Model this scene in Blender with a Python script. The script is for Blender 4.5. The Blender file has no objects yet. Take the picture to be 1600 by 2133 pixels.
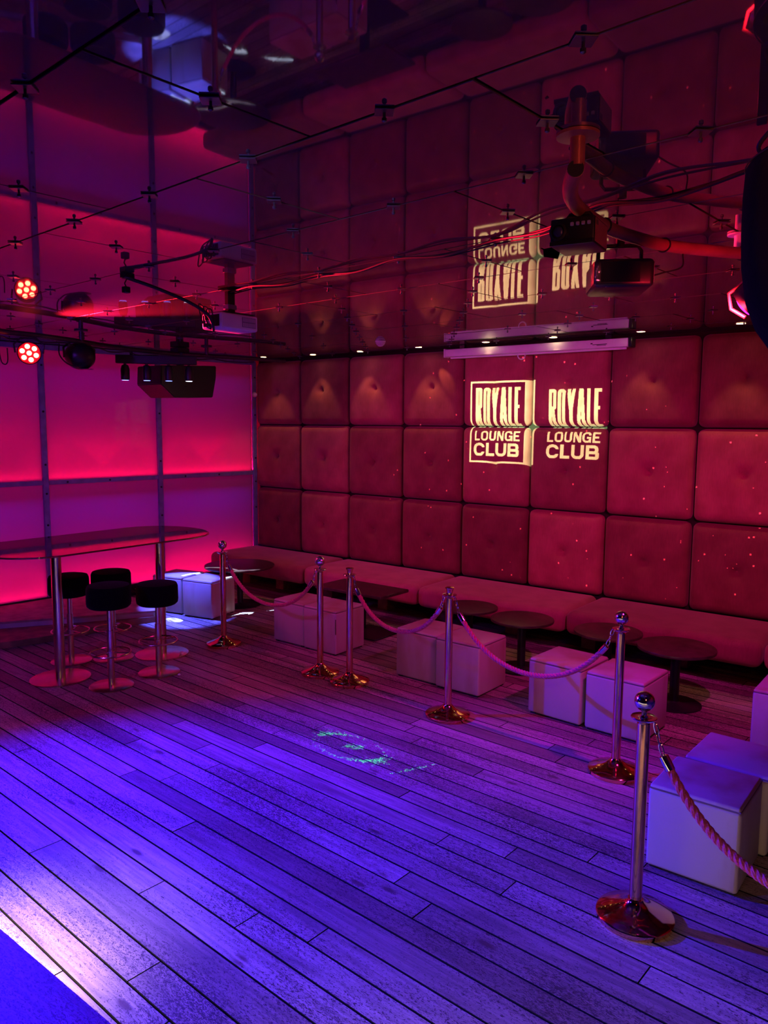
import bpy, bmesh, math, random
import numpy as np
from mathutils import Vector, Matrix
random.seed(7)
PI = math.pi
sc = bpy.context.scene
COL = sc.collection

# ---------------------------------------------------------------- camera
CAM = Vector((7.870, -7.162, 2.086))
right = Vector((0.785112, 0.619317, 0.006778))
up = Vector((-0.075550, 0.084902, 0.993521))
fwd = Vector((-0.614729, 0.780537, -0.113447))
cd = bpy.data.cameras.new('camera')
cam = bpy.data.objects.new('camera', cd); COL.objects.link(cam)
cd.sensor_fit = 'HORIZONTAL'; cd.sensor_width = 36.0; cd.lens = 36.0 * 1598.25 / 1600.0
cd.clip_start = 0.02
m = Matrix.Identity(4)
for i in range(3):
    m[i][0] = right[i]; m[i][1] = up[i]; m[i][2] = -fwd[i]; m[i][3] = CAM[i]
cam.matrix_world = m
sc.camera = cam

# ---------------------------------------------------------------- world, exposure
w = bpy.data.worlds.new('club_dark'); sc.world = w; w.use_nodes = True
w.node_tree.nodes['Background'].inputs[0].default_value = (0.02, 0.005, 0.03, 1)
w.node_tree.nodes['Background'].inputs[1].default_value = 0.1
sc.view_settings.view_transform = 'Standard'; sc.view_settings.look = 'None'
sc.view_settings.gamma = 1.0; sc.view_settings.exposure = 0.0
sc.view_settings.use_curve_mapping = False
sc.cycles.use_denoising = True
sc.cycles.sample_clamp_indirect = 3.0
sc.cycles.max_bounces = 8
sc.cycles.blur_glossy = 0.5

# ---------------------------------------------------------------- lamps (the room's rig and added unseen washes)
def aim(o, tgt):
    o.rotation_euler = (Vector(tgt) - o.location).to_track_quat('-Z', 'Y').to_euler()
def spot(name, loc, tgt, color, power, cone, blend=0.3, radius=0.03):
    l = bpy.data.lights.new(name, 'SPOT'); l.color = color; l.energy = power
    l.spot_size = math.radians(cone); l.spot_blend = blend; l.shadow_soft_size = radius
    o = bpy.data.objects.new(name, l); COL.objects.link(o); o.location = loc; aim(o, tgt)
    return o
def point(name, loc, color, power, radius=0.05):
    l = bpy.data.lights.new(name, 'POINT'); l.color = color; l.energy = power; l.shadow_soft_size = radius
    o = bpy.data.objects.new(name, l); COL.objects.link(o); o.location = loc
    return o
def area(name, loc, tgt, color, power, sx, sy):
    l = bpy.data.lights.new(name, 'AREA'); l.color = color; l.energy = power; l.shape = 'RECTANGLE'
    l.size = sx; l.size_y = sy
    o = bpy.data.objects.new(name, l); COL.objects.link(o); o.location = loc
    if tgt is not None: aim(o, tgt)
    return o
HC = 2.927
BLUE = (0.020, 0.005, 1.0)
spot('blue_floor_light', (1.75, -5.35, 2.60), (5.7, -5.0, 0.0), BLUE, 4900, 74, 1.0, 0.03)
spot('blue_floor_light', (3.6, -7.5, 2.62), (6.3, -5.7, 0.0), BLUE, 420, 50, 0.8, 0.05)  # added second blue lamp, unseen, deepens the blue of the near floor
spot('magenta_par_light', (1.56, -3.91, 2.66), (5.0, -2.2, 0.3), (1.0, 0.02, 0.07), 38, 120, 0.7, 0.05)
spot('red_par_beam', (1.62, -3.90, 2.72), (4.4, -3.5, 3.05), (1.0, 0.01, 0.04), 4500, 44, 1.0, 0.03)
spot('moving_head_beam', (1.25, -3.16, 2.54), (3.6, 0.0, 0.75), (0.95, 0.06, 0.42), 120, 80, 0.9, 0.04)
spot('added_lavender_wash', (6.4, -6.9, 2.62), (4.2, -0.15, 2.86), (0.42, 0.27, 1.0), 130, 26, 0.8, 0.05)  # added unseen lamp, tints the screen case lavender
spot('magenta_rail_light', (7.0, -2.95, 2.74), (4.6, -1.0, 0.3), (0.85, 0.012, 0.50), 225, 112, 0.9, 0.05)
spot('added_purple_wash', (3.4, -6.9, 2.62), (1.6, -2.6, 0.4), (0.26, 0.03, 1.0), 170, 100, 0.9, 0.08)  # added unseen lamp, purple fill for the left side
spot('red_wash_light', (7.20, -4.50, 2.46), (6.75, -3.2, 2.45), (1.0, 0.015, 0.04), 120, 80, 0.9, 0.04)
spot('red_wash_light', (8.9, -1.7, 2.70), (4.6, 0.0, 1.3), (1.0, 0.03, 0.02), 45, 90, 0.9, 0.08)  # added unseen lamp raking along the padding
spot('red_wash_light', (8.3, -6.2, 2.55), (4.2, 0.0, 1.7), (1.0, 0.16, 0.09), 48, 80, 0.9, 0.08)  # added unseen frontal lamp, reddens the padded wall

# ---------------------------------------------------------------- materials
def new_mat(name):
    mt = bpy.data.materials.new(name); mt.use_nodes = True
    nt = mt.node_tree; b = nt.nodes['Principled BSDF']
    return mt, nt, b
def simple(name, col, rough=0.5, metal=0.0, noise=0.0, scale=20.0, bump=0.0, sheen=0.0, coat=0.0, ior=1.45):
    mt, nt, b = new_mat(name)
    b.inputs['Roughness'].default_value = rough; b.inputs['Metallic'].default_value = metal
    b.inputs['Base Color'].default_value = (*col, 1); b.inputs['IOR'].default_value = ior
    b.inputs['Sheen Weight'].default_value = sheen; b.inputs['Coat Weight'].default_value = coat
    tc = nt.nodes.new('ShaderNodeTexCoord')
    n = nt.nodes.new('ShaderNodeTexNoise'); n.inputs['Scale'].default_value = scale; n.inputs['Detail'].default_value = 6
    nt.links.new(tc.outputs['Object'], n.inputs['Vector'])
    if noise > 0:
        mx = nt.nodes.new('ShaderNodeMixRGB'); mx.blend_type = 'MULTIPLY'; mx.inputs[0].default_value = 1
        r = nt.nodes.new('ShaderNodeMapRange'); r.inputs[1].default_value = 0.3; r.inputs[2].default_value = 0.7
        r.inputs[3].default_value = 1 - noise; r.inputs[4].default_value = 1 + noise * 0.4
        nt.links.new(n.outputs['Fac'], r.inputs[0])
        mx.inputs[1].default_value = (*col, 1)
        nt.links.new(r.outputs[0], mx.inputs[2]); nt.links.new(mx.outputs[0], b.inputs['Base Color'])
    if bump > 0:
        bp = nt.nodes.new('ShaderNodeBump'); bp.inputs['Strength'].default_value = bump; bp.inputs['Distance'].default_value = 0.01
        nt.links.new(n.outputs['Fac'], bp.inputs['Height']); nt.links.new(bp.outputs[0], b.inputs['Normal'])
    return mt
def emit(name, col, strength):
    mt, nt, b = new_mat(name)
    b.inputs['Base Color'].default_value = (*[min(c, .9) for c in col], 1)
    b.inputs['Emission Color'].default_value = (*col, 1); b.inputs['Emission Strength'].default_value = strength
    return mt

def wood_floor():
    mt, nt, b = new_mat('worn_floorboards'); N = nt.nodes.new; L = nt.links.new
    tc = N('ShaderNodeTexCoord'); oi = N('ShaderNodeObjectInfo')
    add = N('ShaderNodeVectorMath'); add.operation = 'MULTIPLY_ADD'
    comb = N('ShaderNodeCombineXYZ'); L(oi.outputs['Random'], comb.inputs[0]); L(oi.outputs['Random'], comb.inputs[1])
    add.inputs[1].default_value = (1, 1, 1)
    sc_ = N('ShaderNodeVectorMath'); sc_.operation = 'SCALE'; sc_.inputs['Scale'].default_value = 43.0; L(comb.outputs[0], sc_.inputs[0])
    ad = N('ShaderNodeVectorMath'); ad.operation = 'ADD'; L(tc.outputs['Object'], ad.inputs[0]); L(sc_.outputs[0], ad.inputs[1])
    def mapped(v, s):
        mp = N('ShaderNodeMapping'); mp.inputs['Scale'].default_value = s; L(v, mp.inputs['Vector']); return mp.outputs[0]
    g = N('ShaderNodeTexNoise'); g.inputs['Scale'].default_value = 1; g.inputs['Detail'].default_value = 8; g.inputs['Distortion'].default_value = 0.6
    L(mapped(ad.outputs[0], (3, 60, 10)), g.inputs['Vector'])
    # board tone
    cr = N('ShaderNodeValToRGB'); L(oi.outputs['Random'], cr.inputs[0])
    cr.color_ramp.elements[0].color = (0.22, 0.16, 0.13, 1); cr.color_ramp.elements[1].color = (0.50, 0.40, 0.33, 1)
    e = cr.color_ramp.elements.new(0.45); e.color = (0.38, 0.29, 0.24, 1)
    gm = N('ShaderNodeMapRange'); gm.inputs[1].default_value = 0.35; gm.inputs[2].default_value = 0.65; gm.inputs[3].default_value = 0.62; gm.inputs[4].default_value = 1.12
    L(g.outputs['Fac'], gm.inputs[0])
    m1 = N('ShaderNodeMixRGB'); m1.blend_type = 'MULTIPLY'; m1.inputs[0].default_value = 1; L(cr.outputs[0], m1.inputs[1]); L(gm.outputs[0], m1.inputs[2])
    # scuffed dark flecks, denser in worn patches
    f = N('ShaderNodeTexNoise'); f.inputs['Scale'].default_value = 1; f.inputs['Detail'].default_value = 5; f.inputs['Roughness'].default_value = 0.7; f.inputs['Distortion'].default_value = 1.5
    L(mapped(ad.outputs[0], (52, 140, 10)), f.inputs['Vector'])
    big = N('ShaderNodeTexNoise'); big.inputs['Scale'].default_value = 1.0; big.inputs['Detail'].default_value = 3
    L(mapped(tc.outputs['Generated'], (0, 0, 0)), big.inputs['Vector'])
    geo = N('ShaderNodeNewGeometry'); L(mapped(geo.outputs['Position'], (0.9, 2.4, 1)), big.inputs['Vector'])
    th = N('ShaderNodeMapRange'); th.inputs[1].default_value = 0.35; th.inputs[2].default_value = 0.65; th.inputs[3].default_value = 0.60; th.inputs[4].default_value = 0.47
    L(big.outputs['Fac'], th.inputs[0])
    sub = N('ShaderNodeMath'); sub.operation = 'SUBTRACT'; L(f.outputs['Fac'], sub.inputs[0]); L(th.outputs[0], sub.inputs[1])
    st = N('ShaderNodeMath'); st.operation = 'MULTIPLY'; st.inputs[1].default_value = 26; st.use_clamp = True; L(sub.outputs[0], st.inputs[0])
    m2 = N('ShaderNodeMixRGB'); m2.inputs[2].default_value = (0.055, 0.038, 0.034, 1); L(st.outputs[0], m2.inputs[0]); L(m1.outputs[0], m2.inputs[1])
    # knots
    v = N('ShaderNodeTexVoronoi'); v.inputs['Scale'].default_value = 1; L(mapped(ad.outputs[0], (2.4, 7.5, 1)), v.inputs['Vector'])
    k = N('ShaderNodeMapRange'); k.inputs[1].default_value = 0.07; k.inputs[2].default_value = 0.14; k.inputs[3].default_value = 0.85; k.inputs[4].default_value = 0; L(v.outputs['Distance'], k.inputs[0])
    m3 = N('ShaderNodeMixRGB'); m3.inputs[2].default_value = (0.07, 0.04, 0.03, 1); L(k.outputs[0], m3.inputs[0]); L(m2.outputs[0], m3.inputs[1])
    # old dark stain bands
    s2 = N('ShaderNodeTexNoise'); s2.inputs['Scale'].default_value = 1; s2.inputs['Detail'].default_value = 4
    L(mapped(geo.outputs['Position'], (1.3, 9, 1)), s2.inputs['Vector'])
    k2 = N('ShaderNodeMapRange'); k2.inputs[1].default_value = 0.55; k2.inputs[2].default_value = 0.72; k2.inputs[3].default_value = 0; k2.inputs[4].default_value = 0.72; L(s2.outputs['Fac'], k2.inputs[0])
    m4 = N('ShaderNodeMixRGB'); m4.inputs[2].default_value = (0.11, 0.08, 0.07, 1); L(k2.outputs[0], m4.inputs[0]); L(m3.outputs[0], m4.inputs[1])
    L(m4.outputs[0], b.inputs['Base Color'])
    rr = N('ShaderNodeMapRange'); rr.inputs[3].default_value = 0.42; rr.inputs[4].default_value = 0.62; L(g.outputs['Fac'], rr.inputs[0]); L(rr.outputs[0], b.inputs['Roughness'])
    b.inputs['Specular IOR Level'].default_value = 0.35
    bp = N('ShaderNodeBump'); bp.inputs['Strength'].default_value = 0.25; bp.inputs['Distance'].default_value = 0.004; L(g.outputs['Fac'], bp.inputs['Height']); L(bp.outputs[0], b.inputs['Normal'])
    return mt

def velvet(name, c, dark):
    mt, nt, b = new_mat(name); N = nt.nodes.new; L = nt.links.new
    tc = N('ShaderNodeTexCoord'); oi = N('ShaderNodeObjectInfo')
    n = N('ShaderNodeTexNoise'); n.inputs['Scale'].default_value = 5; n.inputs['Detail'].default_value = 7; L(tc.outputs['Object'], n.inputs['Vector'])
    mp = N('ShaderNodeMapping'); mp.inputs['Scale'].default_value = (60, 60, 6); L(tc.outputs['Object'], mp.inputs['Vector'])
    n2 = N('ShaderNodeTexNoise'); n2.inputs['Scale'].default_value = 2; n2.inputs['Detail'].default_value = 4; L(mp.outputs[0], n2.inputs['Vector'])
    mx = N('ShaderNodeMixRGB'); mx.inputs[1].default_value = (*c, 1); mx.inputs[2].default_value = (*dark, 1)
    mr = N('ShaderNodeMapRange'); mr.inputs[1].default_value = 0.38; mr.inputs[2].default_value = 0.68; mr.inputs[4].default_value = 0.55; L(n.outputs['Fac'], mr.inputs[0]); L(mr.outputs[0], mx.inputs[0])
    mx2 = N('ShaderNodeMixRGB'); mx2.blend_type = 'MULTIPLY'; mx2.inputs[0].default_value = 1; L(mx.outputs[0], mx2.inputs[1])
    r2 = N('ShaderNodeMapRange'); r2.inputs[1].default_value = 0.3; r2.inputs[2].default_value = 0.7; r2.inputs[3].default_value = 0.9; r2.inputs[4].default_value = 1.08; L(n2.outputs['Fac'], r2.inputs[0]); L(r2.outputs[0], mx2.inputs[2])
    mx3 = N('ShaderNodeMixRGB'); mx3.blend_type = 'MULTIPLY'; mx3.inputs[0].default_value = 1; L(mx2.outputs[0], mx3.inputs[1])
    r3 = N('ShaderNodeMapRange'); r3.inputs[3].default_value = 0.50; r3.inputs[4].default_value = 1.12; L(oi.outputs['Random'], r3.inputs[0]); L(r3.outputs[0], mx3.inputs[2])
    L(mx3.outputs[0], b.inputs['Base Color'])
    b.inputs['Roughness'].default_value = 0.85; b.inputs['Sheen Weight'].default_value = 0.35; b.inputs['Sheen Roughness'].default_value = 0.4
    b.inputs['Sheen Tint'].default_value = (1, 0.55, 0.6, 1); b.inputs['Specular IOR Level'].default_value = 0.15
    bp = N('ShaderNodeBump'); bp.inputs['Strength'].default_value = 0.12; bp.inputs['Distance'].default_value = 0.01; L(n2.outputs['Fac'], bp.inputs['Height']); L(bp.outputs[0], b.inputs['Normal'])
    return mt

def mirror_mat():
    mt, nt, b = new_mat('smoked_mirror'); N = nt.nodes.new; L = nt.links.new
    b.inputs['Base Color'].default_value = (0.012, 0.010, 0.014, 1); b.inputs['Roughness'].default_value = 0.025
    b.inputs['IOR'].default_value = 2.6
    d = N('ShaderNodeBsdfDiffuse'); d.inputs[0].default_value = (0.30, 0.26, 0.3, 1)
    g = N('ShaderNodeBsdfGlossy'); g.inputs['Roughness'].default_value = 0.42; g.inputs[0].default_value = (0.5, 0.5, 0.5, 1)
    mx = N('ShaderNodeMixShader'); mx.inputs[0].default_value = 0.5; L(d.outputs[0], mx.inputs[1]); L(g.outputs[0], mx.inputs[2])
    m2 = N('ShaderNodeMixShader'); m2.inputs[0].default_value = 0.09
    L(b.outputs[0], m2.inputs[1]); L(mx.outputs[0], m2.inputs[2]); L(m2.outputs[0], nt.nodes['Material Output'].inputs[0])
    return mt

def frosted():
    mt, nt, b = new_mat('frosted_acrylic'); N = nt.nodes.new; L = nt.links.new
    t = N('ShaderNodeBsdfTranslucent'); t.inputs[0].default_value = (0.8, 0.78, 0.8, 1)
    b.inputs['Base Color'].default_value = (0.18, 0.16, 0.30, 1); b.inputs['Roughness'].default_value = 0.9; b.inputs['Specular IOR Level'].default_value = 0.0
    b.inputs['Coat Weight'].default_value = 0.6; b.inputs['Coat Roughness'].default_value = 0.03; b.inputs['Coat IOR'].default_value = 1.35
    tc = N('ShaderNodeTexCoord'); n = N('ShaderNodeTexNoise'); n.inputs['Scale'].default_value = 160; L(tc.outputs['Object'], n.inputs['Vector'])
    bp = N('ShaderNodeBump'); bp.inputs['Strength'].default_value = 0.15; bp.inputs['Distance'].default_value = 0.003; L(n.outputs['Fac'], bp.inputs['Height']); L(bp.outputs[0], b.inputs['Normal'])
    mx = N('ShaderNodeMixShader'); mx.inputs[0].default_value = 0.5
    L(b.outputs[0], mx.inputs[1]); L(t.outputs[0], mx.inputs[2]); L(mx.outputs[0], nt.nodes['Material Output'].inputs[0])
    return mt

def vinyl():
    mt, nt, b = new_mat('cream_vinyl'); N = nt.nodes.new; L = nt.links.new
    tc = N('ShaderNodeTexCoord'); oi = N('ShaderNodeObjectInfo')
    sc_ = N('ShaderNodeVectorMath'); sc_.operation = 'SCALE'; sc_.inputs['Scale'].default_value = 17
    cb = N('ShaderNodeCombineXYZ'); L(oi.outputs['Random'], cb.inputs[0]); L(oi.outputs['Random'], cb.inputs[1]); L(cb.outputs[0], sc_.inputs[0])
    ad = N('ShaderNodeVectorMath'); ad.operation = 'ADD'; L(tc.outputs['Object'], ad.inputs[0]); L(sc_.outputs[0], ad.inputs[1])
    mp = N('ShaderNodeMapping'); mp.inputs['Scale'].default_value = (3.4, 3.4, 0.9); L(ad.outputs[0], mp.inputs['Vector'])
    n = N('ShaderNodeTexNoise'); n.inputs['Scale'].default_value = 1; n.inputs['Detail'].default_value = 5; L(mp.outputs[0], n.inputs['Vector'])
    r = N('ShaderNodeMapRange'); r.inputs[1].default_value = 0.5; r.inputs[2].default_value = 0.68; r.inputs[4].default_value = 0.75; L(n.outputs['Fac'], r.inputs[0])
    mx = N('ShaderNodeMixRGB'); mx.inputs[1].default_value = (0.42, 0.36, 0.32, 1); mx.inputs[2].default_value = (0.30, 0.18, 0.09, 1); L(r.outputs[0], mx.inputs[0])
    L(mx.outputs[0], b.inputs['Base Color'])
    b.inputs['Roughness'].default_value = 0.42
    n2 = N('ShaderNodeTexNoise'); n2.inputs['Scale'].default_value = 90; n2.inputs['Detail'].default_value = 3; L(tc.outputs['Object'], n2.inputs['Vector'])
    bp = N('ShaderNodeBump'); bp.inputs['Strength'].default_value = 0.12; bp.inputs['Distance'].default_value = 0.004; L(n2.outputs['Fac'], bp.inputs['Height']); L(bp.outputs[0], b.inputs['Normal'])
    return mt

def unshine(mt):
    mt.node_tree.nodes['Principled BSDF'].inputs['Specular IOR Level'].default_value = 0.0; return mt
M = dict(
    floor=wood_floor(), sub=simple('dark_subfloor', (0.006, 0.004, 0.004), 0.9, noise=.3),
    pad=velvet('rose_velvet', (0.42, 0.088, 0.105), (0.24, 0.036, 0.048)),
    bench=velvet('seat_velvet', (0.42, 0.09, 0.14), (0.25, 0.04, 0.07)),
    mirror=mirror_mat(), tile_edge=simple('tile_edge', (0.09, 0.055, 0.03), 0.5, noise=.3),
    black=simple('black_metal', (0.008, 0.008, 0.011), 0.38, noise=.2, bump=.05),
    blackmat=simple('matte_black', (0.008, 0.008, 0.009), 0.8, noise=.3),
    cloth=simple('black_suede', (0.0035, 0.003, 0.0045), 0.95, noise=.3, scale=60, bump=.2, sheen=0.05),
    chrome=simple('chrome', (0.82, 0.80, 0.82), 0.10, 1.0, noise=.06, scale=8),
    brushed=simple('warm_tinted_steel', (0.74, 0.56, 0.40), 0.26, 1.0, noise=.12, scale=30),  # gold base stands in for warm light reflected in the steel
    brass=simple('polished_brass', (0.90, 0.52, 0.27), 0.09, 1.0, noise=.12, scale=9),
    vinyl=vinyl(), frost=frosted(), white=simple('white_plastic', (0.72, 0.70, 0.74), 0.4, noise=.06),
    cavity=simple('white_cavity', (0.12, 0.11, 0.14), 0.9, noise=.15, scale=2),
    alu=simple('blue_tinted_aluminium', (0.26, 0.28, 0.52), 0.45, 0.4, noise=.25, scale=12),  # blue light on the mullions is put into this base colour
    rope=simple('rope_fibre', (0.62, 0.05, 0.13), 0.55, noise=.35, scale=120, bump=.6, sheen=.4),
    tabletop=simple('dark_walnut_top', (0.055, 0.028, 0.022), 0.35, noise=.6, scale=14),
    bartop=simple('black_glass_top', (0.008, 0.006, 0.010), 0.04, noise=.1, ior=1.75),
    wood=simple('stained_pine', (0.22, 0.12, 0.07), 0.6, noise=.5, scale=10),
    paint=simple('dark_wall_paint', (0.035, 0.02, 0.03), 0.85, noise=.3, scale=3),
    fascia=simple('scuffed_white_fascia', (0.45, 0.42, 0.44), 0.6, noise=.3, scale=4),
    deck=simple('step_deck_boards', (0.34, 0.24, 0.20), 0.55, noise=.4, scale=9),
    redled=emit('red_led', (1.0, 0.040, 0.020), 60), plate=simple('red_glow_plate', (0.5, 0.05, 0.04), 0.5, noise=.1), pipingm=simple('dark_piping', (0.16, 0.12, 0.11), 0.5, noise=.2), clipm=simple('dark_clip_steel', (0.10, 0.09, 0.10), 0.3, 0.6, noise=.2), warm=emit('warm_lens', (1.0, 0.72, 0.36), 14),
    blueled=emit('blue_lens', (0.12, 0.16, 1.0), 9), whiteled=emit('white_lens', (0.7, 0.8, 1.0), 10),
    backing=simple('dark_red_backing', (0.020, 0.002, 0.003), 0.9, noise=.2), stencil=simple('stencil_black', (0.0, 0.0, 0.0), 1.0), strip=emit('warm_strip', (1.0, 0.70, 0.36), 9), redbtn=emit('red_display', (1.0, 0.05, 0.12), 3),
    purple=emit('purple_lens', (0.28, 0.03, 1.0), 1.6), cable=simple('cable_rubber', (0.008, 0.007, 0.009), 0.5, noise=.2),
    pipe=simple('dark_red_pipe', (0.35, 0.10, 0.08), 0.35, 0.3, noise=.3, scale=12),
    pipe2=simple('dark_steel_pipe', (0.06, 0.045, 0.05), 0.35, 0.5, noise=.3, scale=12),
    bluelens=simple('blue_glass', (0.02, 0.02, 0.08), 0.1, noise=.1), grille=simple('grey_grille', (0.22, 0.20, 0.26), 0.5, noise=.1),
)

unshine(M['stencil']); unshine(M['cloth'])
# ---------------------------------------------------------------- mesh helpers
def finish(bm, name, mat, parent=None, smooth=True, loc=None, rot=None):
    me = bpy.data.meshes.new(name); bm.normal_update(); bm.to_mesh(me); bm.free()
    for mm in (mat if isinstance(mat, (list, tuple)) else [mat]): me.materials.append(mm)
    if smooth:
        me.polygons.foreach_set('use_smooth', [True] * len(me.polygons))
        me.set_sharp_from_angle(angle=math.radians(38))
    o = bpy.data.objects.new(name, me); COL.objects.link(o)
    if parent: o.parent = parent
    if loc: o.location = loc
    if rot: o.rotation_euler = rot
    return o
def tag(o, label, cat, group=None, kind=None):
    o['label'] = label; o['category'] = cat
    if group: o['group'] = group
    if kind: o['kind'] = kind
    return o
def thing(name, label, cat, loc=(0, 0, 0), rz=0, group=None):
    o = bpy.data.objects.new(name, None); COL.objects.link(o); o.location = loc; o.rotation_euler = (0, 0, rz)
    o.empty_display_size = 0.1
    return tag(o, label, cat, group)
def rbox(bm, a, b, r=0.0, seg=2, mat=None):
    x0, y0, z0 = a; x1, y1, z1 = b
    res = bmesh.ops.create_cube(bm, size=1)
    vs = res['verts']
    bmesh.ops.scale(bm, vec=(x1 - x0, y1 - y0, z1 - z0), verts=vs)
    bmesh.ops.translate(bm, vec=((x0 + x1) / 2, (y0 + y1) / 2, (z0 + z1) / 2), verts=vs)
    if r > 0:
        es = list({e for v in vs for e in v.link_edges})
        bmesh.ops.bevel(bm, geom=es, offset=r, segments=seg, profile=0.5, affect='EDGES')
def box(name, a, b, mat, parent=None, r=0.004, seg=1, **k):
    bm = bmesh.new(); rbox(bm, a, b, r, seg); return finish(bm, name, mat, parent, **k)
def lathe_bm(bm, prof, n=32, mtx=None):
    rings = []
    for r, z in prof:
        if r < 1e-6: rings.append([bm.verts.new((0, 0, z))])
        else: rings.append([bm.verts.new((r * math.cos(2 * PI * i / n), r * math.sin(2 * PI * i / n), z)) for i in range(n)])
    new = [v for q in rings for v in q]
    for a, b in zip(rings, rings[1:]):
        if len(a) == 1 and len(b) == 1: continue
        for i in range(n):
            j = (i + 1) % n
            if len(a) == 1: bm.faces.new((a[0], b[j], b[i]))
            elif len(b) == 1: bm.faces.new((a[i], a[j], b[0]))
            else: bm.faces.new((a[i], a[j], b[j], b[i]))
    if mtx is not None: bmesh.ops.transform(bm, matrix=mtx, verts=new)
    bmesh.ops.recalc_face_normals(bm, faces=bm.faces)
def lathe(name, prof, mat, parent=None, n=32, mtx=None, **k):
    bm = bmesh.new(); lathe_bm(bm, prof, n, mtx); return finish(bm, name, mat, parent, **k)
def tube_bm(bm, pts, r, seg=10, cap=True):
    pts = [Vector(p) for p in pts]; rings = []
    t0 = (pts[1] - pts[0]).normalized()
    nrm = t0.orthogonal().normalized()
    for i, p in enumerate(pts):
        if i == 0: t = pts[1] - pts[0]
        elif i == len(pts) - 1: t = pts[-1] - pts[-2]
        else: t = pts[i + 1] - pts[i - 1]
        t.normalize()
        nrm = (nrm - t * nrm.dot(t)).normalized(); bn = t.cross(nrm)
        rr = r[i] if isinstance(r, (list, tuple)) else r
        rings.append([bm.verts.new(p + (nrm * math.cos(2 * PI * k / seg) + bn * math.sin(2 * PI * k / seg)) * rr) for k in range(seg)])
    for a, b in zip(rings, rings[1:]):
        for k in range(seg): bm.faces.new((a[k], a[(k + 1) % seg], b[(k + 1) % seg], b[k]))
    if cap: bm.faces.new(rings[0][::-1]); bm.faces.new(rings[-1])
def tube(name, pts, r, mat, parent=None, seg=10, **k):
    bm = bmesh.new(); tube_bm(bm, pts, r, seg); return finish(bm, name, mat, parent, **k)
def spline(pts, n=8):
    pts = [Vector(p) for p in pts]; out = []
    P = [pts[0] * 2 - pts[1]] + pts + [pts[-1] * 2 - pts[-2]]
    for i in range(1, len(P) - 2):
        for k in range(n):
            t = k / n; a, b, c, d = P[i - 1], P[i], P[i + 1], P[i + 2]
            out.append(0.5 * ((2 * b) + (c - a) * t + (2 * a - 5 * b + 4 * c - d) * t * t + (3 * b - a - 3 * c + d) * t ** 3))
    out.append(pts[-1]); return out
def torus_bm(bm, c, R, r, axis='Z', n=28, seg=8):
    pts = []
    for i in range(n + 1):
        a = 2 * PI * i / n; x, y = R * math.cos(a), R * math.sin(a)
        pts.append({'Z': (x, y, 0), 'X': (0, x, y), 'Y': (x, 0, y)}[axis])
    tube_bm(bm, [Vector(p) + Vector(c) for p in pts], r, seg, cap=False)
def prism(bm, poly, z0, z1):
    lo = [bm.verts.new((x, y, z0)) for x, y in poly]; hi = [bm.verts.new((x, y, z1)) for x, y in poly]
    n = len(poly)
    bm.faces.new(lo[::-1]); bm.faces.new(hi)
    for i in range(n): bm.faces.new((lo[i], lo[(i + 1) % n], hi[(i + 1) % n], hi[i]))
    bmesh.ops.recalc_face_normals(bm, faces=bm.faces)
def inst(o, parent=None, loc=None, rot=None):
    c = o.copy(); COL.objects.link(c)
    if parent is not None: c.parent = parent
    if loc is not None: c.location = loc
    if rot is not None: c.rotation_euler = rot
    return c
def dup(root, loc, rz, label, group=None):
    r = inst(root, None, loc, (0, 0, rz)); r['label'] = label
    if group: r['group'] = group
    for ch in list(root.children):
        c = inst(ch, r)
        for g in list(ch.children): inst(g, c)
    return r
def facing(loc, tgt):          # local -Z looks at tgt
    return Matrix.Translation(loc) @ (Vector(tgt) - Vector(loc)).to_track_quat('-Z', 'Y').to_matrix().to_4x4()
RX0, RX1, RY0, RY1 = -1.05, 9.6, -8.8, 0.08
FA = math.radians(-2.6)

# ---------------------------------------------------------------- floor
fl = box('floor', (RX0, RY0, -0.12), (RX1, RY1, -0.022), M['sub'], r=0); fl['kind'] = 'structure'
cache = {}
W0 = 0.125; cF, sF = math.cos(FA), math.sin(FA)
row = 0; yy = -0.02
while yy > -6.45:
    wd = W0 * random.choice([1, 1, 1, 0.86, 1.12]) if yy > -4.6 else W0 * random.choice([1, 1.2, 1.4, 1.1])
    x = 0.25 - random.uniform(0, 1.3)
    while x < 9.3:
        ln = random.choice([1.9, 2.3, 2.7, 3.1])
        key = (round(wd, 3), ln)
        if key not in cache:
            bm = bmesh.new(); rbox(bm, (-ln / 2 + .0018, -wd / 2 + .0038, -.02), (ln / 2 - .0018, wd / 2 - .0038, 0), 0.0012, 1)
            for f in bm.faces: f.material_index = 0 if f.normal.z > .9 else 1
            o = finish(bm, 'plank', [M['floor'], M['sub']], fl, smooth=False); cache[key] = o; first = True
        else: o = inst(cache[key], fl); first = False
        cx, cy = x + ln / 2, yy - wd / 2
        # rotate about (4, -3) by the boards' skew
        dx, dy = cx - 4, cy + 3
        o.location = (4 + dx * cF - dy * sF, -3 + dx * sF + dy * cF, random.uniform(-0.0012, 0.0))
        o.rotation_euler = (0, 0, FA)
        x += ln
    yy -= wd; row += 1

# ---------------------------------------------------------------- plain walls
for nm, a, b in (('wall_back', (RX0, RY0 - .1, -.1), (RX1, RY0, 3.05)), ('wall_near', (RX1, RY0, -.1), (RX1 + .1, RY1, 3.05))):
    o = box(nm, a, b, M['paint'], r=0); o['kind'] = 'structure'

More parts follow.
